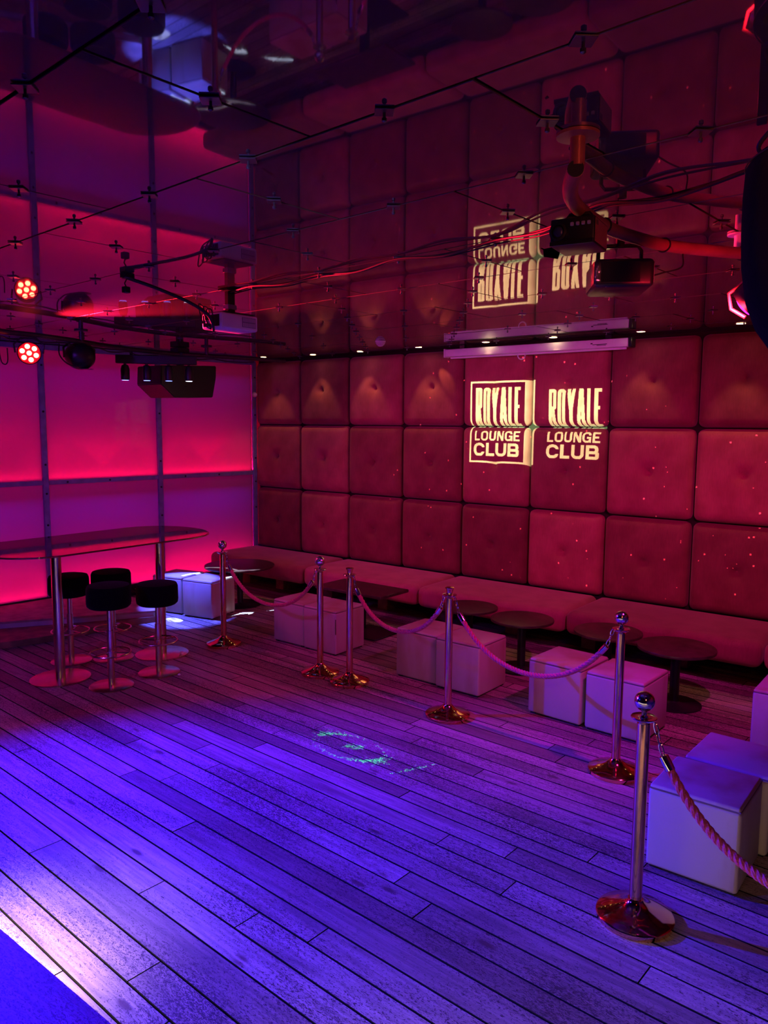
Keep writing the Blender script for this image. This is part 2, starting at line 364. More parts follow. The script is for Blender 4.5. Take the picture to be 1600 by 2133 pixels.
# ---------------------------------------------------------------- padded wall
wr = box('wall_right', (RX0, 0.085, -.1), (RX1, 0.2, 3.05), M['backing'], r=0); wr['kind'] = 'structure'
PW = 0.8256
def pad_mesh(wd, ht, bulge, seed):
    rnd = random.Random(seed); nx, nz = 36, 36
    bm = bmesh.new(); g = 0.007; hx, hz = wd / 2 - g, ht / 2 - g; vs = {}
    bx, bz = rnd.uniform(-.02, .02), rnd.uniform(-.02, .02)
    def warp(t):      # denser near the borders
        s = 2 * t - 1; return s + .12 * math.sin(PI * s) - .10 * math.sin(2 * PI * s)
    for i in range(nx + 1):
        for j in range(nz + 1):
            u, v = warp(i / nx), warp(j / nz)
            x, z = u * hx, v * hz
            du, dv = hx - abs(x), hz - abs(z)
            rr = 0.075
            e = 1.0
            for dd in (du, dv):
                if dd < rr: e *= math.sqrt(max(0, 1 - ((rr - dd) / rr) ** 2))
            y = -0.10 * e - bulge * (1 - u * u) * (1 - v * v)
            d = math.hypot(x - bx, (z - bz))
            y += 0.040 * math.exp(-(d / 0.026) ** 2) + 0.038 * math.exp(-(d / 0.080) ** 2)
            ang = math.atan2(z - bz, x - bx)
            y += 0.0022 * math.sin(ang * 4 + seed) * math.exp(-((d - .07) / 0.05) ** 2)
            # corners pull in
            if du < rr and dv < rr:
                k = math.hypot(rr - du, rr - dv) / rr
                if k > 1: x -= math.copysign((k - 1) * rr * .55, x); z -= math.copysign((k - 1) * rr * .55, z)
            vs[i, j] = bm.verts.new((x, y + .08, z))
    for i in range(nx):
        for j in range(nz): bm.faces.new((vs[i, j], vs[i + 1, j], vs[i + 1, j + 1], vs[i, j + 1]))
    return bm
rows = [(2.070, 2.905), (1.2245, 2.070), (0.40, 1.2245)]
pads = {}
for r_, (z0, z1) in enumerate(rows):
    for k in range(12):
        if k * PW > RX1 - .3: break
        key = (r_, k % 3)
        if key not in pads: pads[key] = finish(pad_mesh(PW, z1 - z0, 0.018 + 0.012 * (r_ == 2), k + 5 * r_), 'padded_panel', M['pad'], wr); o = pads[key]
        else: o = inst(pads[key], wr)
        o.location = ((k + .5) * PW, 0, (z0 + z1) / 2)
        bt = lathe('button', [(0, 0), (.011, .0), (.013, -.005), (0.009, -.009), (0, -.010)], M['pad'], o, n=12, mtx=Matrix.Translation((0, 0, 0))) if (r_, k) == (0, 0) else inst(btn, o)
        if (r_, k) == (0, 0): btn = bt
        bt.rotation_euler = (-PI / 2, 0, 0); bt.location = (0, 0.036 - 0.012 * (r_ == 2), 0)
# black strip standing in for the shaded void, and plinth, behind the benches
o = box('trim_1', (-.1, 0.03, 0.0), (RX1, 0.085, 0.40), M['blackmat'], r=0); o['kind'] = 'structure'
# projected logos need the projector further down

# ---------------------------------------------------------------- left wall of lit frosted panels
wl = box('wall_left', (RX0 - .1, RY0, -.1), (RX0, RY1, 3.05), M['cavity'], r=0); wl['kind'] = 'structure'
GX = lambda y: -0.02 + 0.10 * y
cols = [(-0.04, -1.445), (-1.445, -2.84), (-2.84, -4.24), (-4.24, -5.64), (-5.64, -7.04)]
def wall_loc(y): return (GX(y), y)
rz = -math.atan(0.10)
zr = [(0.135, 1.398), (1.440, 2.87)]
protoP = {}
for ci, (ya, yb) in enumerate(cols):
    for ri, (z0, z1) in enumerate(zr):
        ln = (ya - yb) - 0.055
        o = box('panel', (-.004, -ln / 2, -(z1 - z0) / 2), (.004, ln / 2, (z1 - z0) / 2), M['frost'], wl, r=0)
        y = (ya + yb) / 2; o.location = (GX(y), y, (z0 + z1) / 2); o.rotation_euler = (0, 0, rz)
        # the red tube lamps behind the lower edge of each panel
        al = area('red_tube_light', (GX(y) - .046, y, z0 + .01), (GX(y) + .12, y, z0 + 1.4), (1.0, 0.002, 0.055) if ri else (1.0, 0.002, 0.09), 88 if ri else 62, ln - .06, .03)
        al.rotation_euler = (math.radians(180), math.radians(-4), rz); al.data.size = 0.03; al.data.size_y = ln - .05
        al2 = area('added_blue_fill', (GX(y) - .25, y, z1 - .03), None, (0.16, 0.01, 1.0), 4.5 if ri else 8, .03, ln - .05)  # added blue lamp atop the cavity, turns the panel tops purple
        al2.rotation_euler = (0, math.radians(25), rz)
for yb in [-0.02] + [c[1] for c in cols]:
    o = box('mullion', (-.015, -.03, 0.14), (.03, .03, 2.9), M['alu'], wl, r=.003); o.location = (GX(yb) + .004, yb, 0); o.rotation_euler = (0, 0, rz)
    for z in (0.35, 0.95, 1.3, 1.62, 2.2, 2.7):
        b_ = lathe('bolt', [(0, 0), (.012, 0), (.012, .005), (.006, .009), (0, .009)], M['black'], o, n=10) if yb == -0.02 and z == .35 else inst(bolt0, o)
        bolt0 = b_ if (yb == -0.02 and z == .35) else bolt0
        b_.rotation_euler = (0, PI / 2, 0); b_.location = (.03, 0, z)
def rail(name, z0, z1, xo0, xo1, mat):
    bm = bmesh.new(); y0, y1 = 0.0, -7.1
    v = []
    for y in (y0, y1):
        for xo in (xo0, xo1):
            for z in (z0, z1): v.append(bm.verts.new((GX(y) + xo, y, z)))
    for f in ((0, 1, 3, 2), (4, 6, 7, 5), (0, 4, 5, 1), (2, 3, 7, 6), (0, 2, 6, 4), (1, 5, 7, 3)): bm.faces.new([v[i] for i in f])
    bmesh.ops.recalc_face_normals(bm, faces=bm.faces)
    return finish(bm, name, mat, wl, smooth=False)
rail('transom', 1.396, 1.442, -.35, .022, M['alu'])
rail('sill', 0.08, 0.138, -.36, .026, M['blackmat'])
rail('head_rail', 2.868, 2.92, -.36, .03, M['alu'])
for y in (-.6, -1.1, -2.1, -2.6, -3.4, -3.9):
    b_ = inst(bolt0, wl, (GX(y) + .022, y, 1.419), (0, PI / 2, 0))
o = box('wall_far_end', (RX0, -8.8, 0), (-.70, -7.1, 2.92), M['paint'], r=0); o['kind'] = 'structure'; o.name = 'trim_2'

# ---------------------------------------------------------------- mirror ceiling
ce = box('ceiling', (RX0, RY0, 2.97), (RX1, RY1, 3.07), M['blackmat'], r=0); ce['kind'] = 'structure'
CU = Vector((0.998, -0.065)).normalized(); CV = Vector((0.065, 0.998)).normalized(); G0 = Vector((5.685, -4.694))
TL, TW = 1.173, 0.7051
ang = math.atan2(CU.y, CU.x)
bm = bmesh.new(); rbox(bm, (-TL / 2 + .005, -TW / 2 + .005, 0), (TL / 2 - .005, TW / 2 - .005, .010), .0015, 1)
for f in bm.faces:
    f.material_index = 0 if f.normal.z < -.9 else 1
tile0 = finish(bm, 'mirror_tile', [M['mirror'], M['tile_edge']], ce, smooth=False)
nclip = 0; clip0 = None
def make_clip():
    bm = bmesh.new()
    rbox(bm, (-.026, -.026, -.006), (.026, .026, -.002), .001, 1)
    lathe_bm(bm, [(.004, -.006), (.004, -.018), (.007, -.020), (.007, -.028), (.003, -.031), (0, -.031)], 8)
    return finish(bm, 'clip', M['clipm'], ce)
def add_clip(p):
    global clip0, nclip
    if not (RX0 + .1 < p.x < 9.2 and RY0 + .2 < p.y < -.1): return
    d = Vector((p.x, p.y, HC)) - CAM; dz = d.dot(fwd)
    if dz < 0.3 or abs(d.dot(right) / dz) > .56 or nclip >= 296: return
    if clip0 is None: clip0 = make_clip(); o = clip0
    else: o = inst(clip0, ce)
    o.location = (p.x, p.y, HC); o.rotation_euler = (0, 0, ang + PI / 4); nclip += 1
tfirst = True
for j in range(-5, 13):
    off = 0.5 if j % 2 else 0.0
    for i in range(-8, 8):
        c = G0 + CU * ((i + off + .5) * TL) + CV * ((j - 3 + .5) * TW)
        if not (RX0 - .5 < c.x < RX1 + .5 and RY0 - .3 < c.y < 0.35): continue
        o = tile0 if tfirst else inst(tile0, ce); tfirst = False
        # cut-to-fit row against the padded wall and outer columns stay inside the room
        sy = 1.0
        rnd = random.Random(i * 31 + j)
        o.location = (c.x, c.y, HC); o.rotation_euler = (math.radians(rnd.uniform(-.10, .10)), math.radians(rnd.uniform(-.10, .10)), ang)
        add_clip(G0 + CU * ((i + off) * TL) + CV * ((j - 3 + .5) * TW))
for j in range(-5, 13):
    for i2 in range(-16, 16):
        add_clip(G0 + CU * ((i2 * .5 + .25) * TL) + CV * ((j - 3) * TW))

# ---------------------------------------------------------------- recessed downlights along the padded wall
dl = None
DLX = [(0.52, -.33, 1.0), (1.28, -.22, 1.0), (2.03, -.215, .8), (2.88, -.235, 1.3), (3.75, -.275, .6), (4.50, -.28, .6), (5.34, -.26, 1.0), (6.19, -.33, 1.2), (7.02, -.3, .8)]
names_dl = ['small round warm downlight in the ceiling nearest the corner', 'warm downlight in the ceiling, second out from the corner', 'warm downlight in the ceiling, third out from the corner',
            'warm downlight in the ceiling just left of the screen housing', 'warm downlight in front of the left half of the screen housing', 'warm downlight in front of the right half of the screen housing',
            'warm downlight just right of the screen housing', 'brightest warm downlight in the ceiling near the right edge', 'warm downlight in the ceiling beyond the right edge of the photo']
for (x, y, s), lb in zip(DLX, names_dl):
    if dl is None:
        t = thing('downlight', lb, 'downlight', (x, y, HC - .001), 0, 'ceiling downlights along the padded wall')
        lathe('trim_ring', [(.036, 0), (.050, 0), (.050, -.003), (.045, -.005), (.036, -.003), (.036, 0)], M['chrome'], t, n=24)
        lathe('lens', [(0, -.0015), (.036, -.0015), (.036, 0.0), (0, 0.0)], M['warm'], t, n=24); dl = t
    else: t = dup(dl, (x, y, HC - .001), 0, lb)
    spot('downlight_light', (x, y, HC - .012), (x + .10 * math.sin(x * 9), y + .18, 1.0), (1.0, 0.55, 0.25), 10 * s, 62, .5, .02)
spot('downlight_light', (2.88, -.235, HC - .012), (3.2, .06, 2.45), (1.0, 0.50, 0.18), 10, 22, .8, .01)

# ---------------------------------------------------------------- projector screen housing
t = thing('screen_housing', 'long white roller screen case hung under the ceiling on the padded wall', 'projection screen', (4.21, -.17, 2.84))
box('case', (-1.0, -.045, -.035), (1.0, .045, .045), M['white'], t, r=.012, seg=2)
box('bottom_bar', (-.95, -.012, -.055), (.97, .012, -.036), M['white'], t, r=.004)
box('end_cap', (1.0, -.05, -.04), (1.035, .05, .05), M['black'], t, r=.006); box('end_cap', (-1.012, -.05, -.04), (-1.0, .05, .05), M['white'], t, r=.003)
bm = bmesh.new(); torus_bm(bm, (-.10, -.01, -.055), .042, .006, 'Y', 20, 6); finish(bm, 'pull_handle', M['white'], t)
for x in (-.8, .8): box('ceiling_bracket', (x - .03, -.02, .045), (x + .03, .02, .085), M['black'], t, r=.002)
bm = bmesh.new(); rbox(bm, (.66, -.0465, -.004), (.80, -.0445, .002), 0); rbox(bm, (.70, -.0465, -.012), (.79, -.0445, -.007), 0); rbox(bm, (.64, -.0465, .004), (.66, -.0445, .014), 0)
finish(bm, 'printed_mark', M['black'], t, smooth=False)

# ---------------------------------------------------------------- bench along the padded wall
def bench_seat(L, rnd):
    bm = bmesh.new(); rbox(bm, (0.006, -.82, .205), (L - .006, 0.0, .425), .07, 4)
    bmesh.ops.subdivide_edges(bm, edges=[e for e in bm.edges if abs((e.verts[0].co - e.verts[1].co).x) > .5], cuts=14)
    for v in bm.verts:
        if v.co.z > .36 and v.co.y < -.1:
            u = v.co.x / L
            v.co.z += -0.012 * math.sin(PI * u) + .004 * math.sin(v.co.x * 7 + rnd)
        if v.co.y < -.7: v.co.y += .006 * math.sin(v.co.x * 5 + rnd)
    return bm
BL = [(-.03, 1.65, 'upholstered wall bench section in the far left corner by the lit wall'), (1.65, 3.30, 'wall bench section behind the rectangular low table'), (3.30, 4.95, 'wall bench section behind the central brass post with two ropes'),
      (4.95, 6.60, 'wall bench section behind the pair of low tables at right'), (6.60, 8.25, 'wall bench section cut by the right edge of the photo')]
for i, (x0, x1, lb) in enumerate(BL):
    t = thing('wall_bench', lb, 'bench', (x0, 0, 0), 0, 'upholstered wall benches')
    finish(bench_seat(x1 - x0, i * 2.1), 'seat', M['bench'], t)
    L = x1 - x0
    for lx in (.02, L * .52, ):
        if i == 0 and lx < .1: lx = .25
        box('leg', (lx - .0, -.46, 0), (lx + .14, -.14, .21), M['wood'], t, r=.004)
    box('dark_back_board', (.01, -.10, 0.001), (L - .01, -.07, .20), M['blackmat'], t, r=0)  # black board stands in for the shade under the seat

# ---------------------------------------------------------------- cube stools
def cube_parts(t, s=.41):
    h = s / 2
    bm = bmesh.new(); rbox(bm, (-h, -h, .012), (h, h, .395), .016, 3); body = finish(bm, 'body', M['vinyl'], t)
    bm = bmesh.new(); rbox(bm, (-h + .004, -h + .004, .385), (h - .004, h - .004, .414), .013, 3)
    bmesh.ops.subdivide_edges(bm, edges=bm.edges[:], cuts=1)
    finish(bm, 'top_cushion', M['vinyl'], t)
    bm = bmesh.new(); e = h - .005
    c = [(-e, -e), (e, -e), (e, e), (-e, e), (-e, -e)]
    pts = []
    for a, b in zip(c, c[1:]):
        for k in range(6): pts.append((a[0] + (b[0] - a[0]) * k / 6, a[1] + (b[1] - a[1]) * k / 6, .396))
    pts.append(pts[0]); tube_bm(bm, pts, .0042, 6, False); finish(bm, 'piping', M['pipingm'], t)
    for x in (-1, 1):
        for y in (-1, 1): box('foot', (x * .17 - .02, y * .17 - .02, 0), (x * .17 + .02, y * .17 + .02, .016), M['blackmat'], t, r=.002)
CUBES = [
 (1.26, -1.86, 12, .40, 'cream vinyl cube stool under blue light touching the far left round table'),
 (0.82, -1.93, 14, .40, 'cream vinyl cube stool in blue light, leftmost cube, mostly behind bar stools'),
 (2.757, -1.925, 0, .405, 'cream cube stool behind the rope of the two far left brass posts'),
 (3.167, -1.935, 0, .405, 'cream cube stool with a short zip at its front corner'),
 (4.312, -2.005, -1, .41, 'cream cube stool with a broad brown stain on its front, left of the central post'),
 (4.727, -2.032, -1, .41, 'cream cube stool right behind the central brass post with two ropes'),
 (5.577, -2.060, -4, .42, 'cream cube stool under the lowest sag of the right-hand rope'),
 (6.020, -2.085, -3, .415, 'cream cube stool standing behind the tall ball-topped post at right'),
 (6.928, -3.470, 0, .41, 'large blue-lit cream cube stool in the right foreground'),
 (6.965, -3.045, -2, .41, 'cream cube stool with magenta top directly behind the foreground cube'),
 (6.990, -1.735, 0, .41, 'cream cube stool cut off by the right edge near the bench')]
c0 = None
for (x, y, rz_, s, lb) in CUBES:
    if c0 is None:
        c0 = thing('cube_stool', lb, 'cube stool', (x, y, 0), math.radians(rz_), 'cream vinyl cube stools'); cube_parts(c0); c = c0
    else: c = dup(c0, (x, y, 0), math.radians(rz_), lb)
    c.scale = (s / .41, s / .41, 1)
    if 'zip' in lb:
        box('zip', (.198, -.207, .20), (.2065, -.200, .34), M['tile_edge'], c, r=.002)

# ---------------------------------------------------------------- low tables
def round_table(x, y, R, h, lb, R2=.20):
    t = thing('round_table', lb, 'table', (x, y, 0), 0, 'low round tables by the bench')
    lathe('table_top', [(0, h - .028), (R - .02, h - .028), (R - .003, h - .022), (R, h - .012), (R - .003, h - .002), (R - .01, h), (0, h)], M['tabletop'], t, n=48)
    lathe('pedestal', [(0, .01), (.035, .01), (.035, h - .05), (.08, h - .03), (.08, h - .028), (0, h - .028)], M['black'], t, n=20)
    lathe('base', [(0, 0), (R2, 0), (R2, .008), (R2 - .01, .014), (.05, .022), (.04, .03), (0, .03)], M['black'], t, n=40)
    return t
round_table(1.17, -1.34, .40, .468, 'large dark round table touching the blue-lit cube stools', .24)
round_table(4.25, -1.30, .26, .447, 'dark round table seen behind the rope just right of the central post')
round_table(4.83, -1.38, .27, .447, 'small dark round table between the central post and the rope sag')
round_table(5.56, -1.30, .27, .447, 'dark round table half hidden behind the tall post at right')
round_table(6.13, -1.395, .285, .447, 'rightmost dark round table, its black base on the bare floor')
t = thing('rectangular_table', 'dark rectangular low table in front of the bench behind two cube stools', 'table', (2.95, -1.27, 0))
box('table_top', (-.42, -.25, .412), (.44, .21, .442), M['tabletop'], t, r=.005); box('pedestal', (-.035, -.04, .01), (.035, .03, .412), M['black'], t, r=.004)
box('base', (-.05, -.27, 0), (.39, .17, .014), M['black'], t, r=.004)

# ---------------------------------------------------------------- step platform by the lit wall
t = thing('low_platform', 'low platform with pale fascia running along the lit panel wall', 'platform', (0, 0, 0))
poly = [(-.30, -6.5), (-.35, -1.70), (1.19, -1.90 - .36), (1.096, -2.448), (.821, -2.901), (.34, -3.699), (-.15, -4.7), (-.25, -6.4)]
poly = [(GX(-2.22) + .03, -2.22), (1.06, -2.27), (1.096, -2.448), (.821, -2.901), (.34, -3.699), (.05, -4.2), (-.02, -5.5), (GX(-5.5) + .03, -5.5)]
bm = bmesh.new(); prism(bm, [(a * 0.985, b) for a, b in poly], .001, .105); finish(bm, 'fascia', M['fascia'], t, smooth=False)
bm = bmesh.new(); prism(bm, poly, .105, .125); finish(bm, 'deck', M['deck'], t, smooth=False)
cur = spline([(1.12, -2.40, 0), (1.0, -2.72, 0), (.975, -2.95, 0), (.985, -3.24, 0), (.96, -3.51, 0), (.83, -3.93, 0), (.55, -4.5, 0), (.12, -5.1, 0)], 6)
bm = bmesh.new(); prism(bm, [(p.x, p.y) for p in cur] + [(.0, -5.1), (.05, -4.2), (.34, -3.72), (.821, -2.92), (1.09, -2.46)], .001, .062)
finish(bm, 'curved_kickboard', M['wood'], t)

# ---------------------------------------------------------------- bar table
t = thing('bar_table', 'tall glossy oval bar table on two steel columns at left', 'bar table', (1.76, -3.45, 0))
def stadium(cx, cy, hw, y0, y1, n=14, k=.42):
    out = []
    for i in range(n + 1):
        a = PI * i / n; out.append((cx + hw * math.cos(a), y1 - k + k * math.sin(a)))
    for i in range(n + 1):
        a = PI + PI * i / n; out.append((cx + hw * math.cos(a), y0 + k + k * math.sin(a)))
    return out
poly = stadium(0, 0, .515, -1.06, 1.03)
bm = bmesh.new(); prism(bm, poly, 1.046, 1.060)
bmesh.ops.bevel(bm, geom=[e for e in bm.edges if abs(e.verts[0].co.z - e.verts[1].co.z) < 1e-5], offset=.004, segments=2, affect='EDGES')
finish(bm, 'table_top', M['bartop'], t)
bm = bmesh.new(); pp = [Vector((a * 1.006, b * 1.003, 1.053)) for a, b in poly]; tube_bm(bm, pp + [pp[0]], .0035, 6, False); finish(bm, 'edge_band', M['brushed'], t)
for (x, y) in ((.265, -.56), (.335, .375)):
    c = lathe('column', [(0, .012), (.041, .012), (.041, 1.036), (.09, 1.040), (.09, 1.046), (0, 1.046)], M['brushed'], t, n=24); c.location = (x, y, 0)
    c = lathe('base', [(0, 0), (.235, 0), (.235, .008), (.228, .011), (0, .011)], M['brushed'], t, n=48); c.location = (x, y, 0)

def bar_stool(x, y, h, lb):
    t = thing('bar_stool', lb, 'bar stool', (x, y, 0), random.uniform(0, 3), 'black round bar stools')
    lathe('seat', [(0, h - .18), (.15, h - .18), (.166, h - .165), (.170, h - .14), (.168, h - .03), (.158, h - .006), (.13, h), (0, h + .002)], M['cloth'], t, n=40)
    lathe('column', [(0, .01), (.026, .01), (.026, h * .55), (.020, h * .55), (.020, h - .18), (0, h - .18)], M['brushed'], t, n=20)
    lathe('base', [(0, 0), (.172, 0), (.172, .006), (.166, .010), (.03, .013), (0, .013)], M['brushed'], t, n=44)
    bm = bmesh.new(); torus_bm(bm, (0, 0, .275), .155, .007, 'Z', 36, 8)
    for k in range(3):
        a = k * 2 * PI / 3; tube_bm(bm, [(.02 * math.cos(a), .02 * math.sin(a), .275), (.155 * math.cos(a), .155 * math.sin(a), .275)], .006, 6)
    lathe_bm(bm, [(.028, .26), (.034, .26), (.034, .29), (.028, .29)], 16)
    finish(bm, 'footrest', M['brushed'], t)
bar_stool(2.51, -3.85, .825, 'black bar stool nearest the camera at the bar table')
bar_stool(2.52, -3.41, .77, 'rightmost black bar stool under the right end of the bar table')
bar_stool(1.660, -3.706, .77, 'leftmost black bar stool, behind the left steel column')
bar_stool(1.862, -3.42, .79, 'middle rear black bar stool with its seat showing above the front one')
bm = bmesh.new(); bmesh.ops.create_icosphere(bm, subdivisions=2, radius=.022)
for v in bm.verts: v.co *= random.uniform(.7, 1.15); v.co.z *= .7
o = tag(finish(bm, 'crumpled_tissue', M['white'], smooth=False), 'crumpled white tissue lying on the right table column base', 'litter'); o.location = (2.28, -3.00, .026)
bm = bmesh.new(); bmesh.ops.create_icosphere(bm, subdivisions=1, radius=.014)
for v in bm.verts: v.co *= random.uniform(.7, 1.15); v.co.z *= .6
o = tag(finish(bm, 'paper_scrap', M['white'], smooth=False), 'small pale paper scrap on the boards beside the right bar stool', 'litter'); o.location = (2.71, -3.35, .008)

# ---------------------------------------------------------------- brass rope posts
def post(x, y, ball, lb):
    t = thing('rope_post', lb, 'rope barrier post', (x, y, 0), 0, 'brass rope barrier posts')
    lathe('base', [(0, 0), (.158, 0), (.161, .006), (.161, .022), (.155, .028), (.10, .045), (.06, .062), (.036, .082), (.031, .092), (0, .092)], M['brass'], t, n=56)
    lathe('pole', [(0, .085), (.0265, .085), (.0265, .865), (.018, .872), (0, .872)], M['brass'], t, n=28)
    lathe('collar', [(0, .868), (.022, .870), (.047, .882), (.053, .890), (.051, .893), (.030, .889), (.018, .892), (.016, .900), (0, .900)], M['chrome'], t, n=32)
    if ball:
        lathe('ball_finial', [(0, .895), (.012, .897), (.010, .912), (.014, .918)] + [(.0415 * math.sin(a), .958 - .0415 * math.cos(a)) for a in np.linspace(.3, PI - .001, 22)] + [(0, .9995)], M['chrome'], t, n=36)
    else:
        lathe('crown_finial', [(0, .893), (.022, .895), (.021, .905), (.024, .925), (.031, .937), (.032, .943), (.026, .947), (0, .947)], M['brass'], t, n=32)
    return t
P_ = [(2.297, -2.526), (3.578, -2.565), (3.919, -2.583), (4.939, -2.683), (6.230, -2.797), (6.827, -4.089), (8.12, -4.30)]
PL = ['ball-topped brass post farthest left, in front of the blue-lit cubes', 'ball-topped brass post, second from the left, its base touching a crown-topped one', 'crown-topped brass post beside the second ball-topped post',
      'crown-topped brass post in the middle holding two ropes', 'ball-topped brass post in front of the right pair of cubes', 'large ball-topped brass post in the right foreground', 'brass post off the right edge holding the foreground rope']
for (x, y), b, lb in zip(P_, (1, 1, 0, 0, 1, 1, 1), PL): post(x, y, b, lb)

def rope(i, j, zmid, lb, rr=.0165):
    A = Vector((*P_[i], .876)); B = Vector((*P_[j], .876)); d = (B - A); d.z = 0; L = d.length; d.normalize()
    A = A + d * .05; B = B - d * .05; L -= .10
    sag = .80 - zmid
    def f(u):                      # cosh-like curve
        k = 2.1; return (math.cosh(k * (2 * u - 1)) - math.cosh(k)) / (math.cosh(k) - 1)
    t = thing('barrier_rope', lb, 'rope', A, 0, 'twisted red barrier ropes')
    def P(u): return Vector((d.x * L * u, d.y * L * u, (-.045) + (f(u)) * (sag) + .0))
    u0 = .085 * 1.0 / max(L, 1.0) + .0; u0 = .048; n = 150
    cen = [P(u0 + (1 - 2 * u0) * k / n) for k in range(n + 1)]
    bm = bmesh.new(); side = Vector((-d.y, d.x, 0)); turns = L * 1.15 / .085
    for s in range(3):
        pts = []
        for k, c in enumerate(cen):
            tg = (cen[min(k + 1, n)] - cen[max(k - 1, 0)]).normalized(); nn = tg.cross(side).normalized()
            a = 2 * PI * (turns * k / n / 1 + s / 3)
            pts.append(c + (side * math.cos(a) + nn * math.sin(a)) * rr * .50)
        tube_bm(bm, pts, rr * .60, 7)
    finish(bm, 'strands', M['rope'], t)
    for e in (0, 1):
        c0_ = cen[0] if e == 0 else cen[-1]; c1 = cen[4] if e == 0 else cen[-5]
        dr = (c0_ - c1).normalized()
        tube('ferrule', [c0_ - dr * .03, c0_ + dr * .0, c0_ + dr * .028, c0_ + dr * .034], [rr * 1.12, rr * 1.18, rr * 1.12, rr * .5], M['chrome'], t, seg=16)
        end = Vector((0, 0, 0)) if e == 0 else Vector((d.x * L, d.y * L, 0))
        st = c0_ + dr * .034; bm = bmesh.new(); nl = 3
        for q in range(nl):
            p = st.lerp(end, (q + .5) / nl); dirv = (end - st); ll = dirv.length / nl * .62
            dirv.normalize(); o2 = side if q % 2 else dirv.cross(side)
            pts = [p + dirv * math.cos(2 * PI * a / 12) * ll + o2 * math.sin(2 * PI * a / 12) * .009 for a in range(13)]
            tube_bm(bm, pts, .0028, 5, False)
        finish(bm, 'hook_chain', M['chrome'], t)
rope(0, 1, .46, 'red twisted rope between the two far left ball-topped posts')
rope(2, 3, .50, 'pink twisted rope between the two crown-topped posts')
rope(3, 4, .435, 'pink twisted rope from the central crown post to the ball post at right')
rope(5, 6, .36, 'red twisted rope hanging from the foreground post to the right edge', .0185)

# ---------------------------------------------------------------- raised stage with light strip under its nosing (camera stands on it)
SZ = .45
t = thing('raised_stage', 'raised boarded stage in the bottom left corner with warm light under its edge', 'stage', (0, 0, 0))
box('riser', (3.0, -8.79, .0), (8.9, -6.22, .395), M['paint'], t, r=0)
ny = -6.10; y = ny - .0
k = 0
while y > -8.6:
    wd = .22
    for (xa, xb) in ((3.0, 5.2), (5.2, 7.3), (7.3, 8.9)):
        o = box('plank', (xa + .002, y - wd + .002, .395), (xb - .002, y - .002, SZ), M['floor'], t, r=.003)
    y -= wd; k += 1
box('light_strip', (4.3, -6.19, .345), (8.9, -6.16, .392), M['strip'], t, r=.001)
a_ = area('stage_strip_light', (5.0, -6.135, .385), (5.0, -5.85, 0.0), (1.0, 0.72, 0.36), 7, .8, .02); a_.data.spread = math.radians(75)
a_ = area('stage_strip_light', (7.6, -6.135, .385), (7.6, -5.7, 0.0), (1.0, 0.66, 0.32), 9, 2.2, .02); a_.data.spread = math.radians(110)

# ---------------------------------------------------------------- overhead rig, left
ZR = 2.825
lr = spline([(1.62, -4.9, ZR), (1.52, -4.5, ZR), (1.40, -4.08, ZR), (1.36, -3.74, ZR), (1.24, -3.32, ZR), (1.03, -2.83, ZR), (.92, -2.39, ZR), (.90, -2.02, ZR), (.98, -1.69, ZR), (1.14, -1.08, ZR), (1.20, -.62, ZR)], 8)
t = thing('lighting_rail', 'long curved dark pipe rail under the mirror ceiling at left', 'lighting rail', (0, 0, 0))
tube('pipe', lr, .023, M['pipe2'], t, 14)
for p in ((1.22, -3.24), (1.0, -1.62), (1.5, -4.45)):
    lathe('drop_rod', [(0, ZR), (.02, ZR), (.02, HC - .012), (.06, HC - .010), (.06, HC - .001), (0, HC - .001)], M['pipe2'], t, n=18).location = (p[0], p[1], 0)
t = thing('rail_cable', 'thin black cable draped along the left lighting rail', 'cable', (0, 0, 0))
pts = [Vector(lr[i]) + Vector((.02 * math.sin(i * .9), .01, -.028 - .022 * abs(math.sin(i * .43)))) for i in range(8, 74, 2)]
tube('cable', spline(pts, 3), .006, M['cable'], t, 6)

def par_can(loc, tgt, lb, on=True, R=.095):
    t = thing('par_light', lb, 'stage light', loc); mt = facing((0, 0, 0), Vector(tgt) - Vector(loc))
    lathe('housing', [(0, .13), (R * .6, .13), (R * .95, .09), (R, 0), (R, -.03), (R * .93, -.035), (R * .93, -.012), (0, -.012)], M['black'], t, n=36, mtx=mt)
    lathe('face_plate', [(0, -.0125), (R * .92, -.0125), (R * .92, -.016), (0, -.016)], M['plate'] if on else M['black'], t, n=36, mtx=mt)  # red base imitates the glow of the lamps on the plate
    for k in range(7):
        a = (k - 1) * PI / 3 + .3; p = (0, 0) if k == 0 else (.056 * math.cos(a), .056 * math.sin(a))
        m2 = mt @ Matrix.Translation((p[0], p[1], -.014)) @ Matrix.Rotation(PI, 4, 'X')
        lathe('lens', [(0, .014), (.012, .011), (.020, .004), (.021, 0), (0, 0)], M['redled'] if on else M['bluelens'], t, n=16, mtx=m2)
    f = (Vector(tgt) - Vector(loc)).normalized(); sd = f.cross(Vector((0, 0, 1))).normalized()
    br = [sd * (R + .012) + Vector((0, 0, 0)), sd * (R + .02) + Vector((0, 0, .07)), sd * .06 + Vector((0, 0, .125)), -sd * .06 + Vector((0, 0, .125)), -sd * (R + .02) + Vector((0, 0, .07)), -sd * (R + .012)]
    tube('yoke', br, .008, M['black'], t, 8)
    return t
par_can((1.42, -3.84, 2.665), (6.9, -6.6, 2.1), 'round stage light with seven glowing red lamps hanging from the left rail')
t = thing('loop_cable', 'thin cable loop hanging beside the glowing red stage light', 'cable', (1.30, -4.02, 2.8))
tube('cable', spline([(0, 0, .0), (-.01, -.01, -.10), (0, 0, -.21), (.03, .02, -.235), (.05, .03, -.20), (.05, .03, -.10)], 6), .005, M['cable'], t, 6)

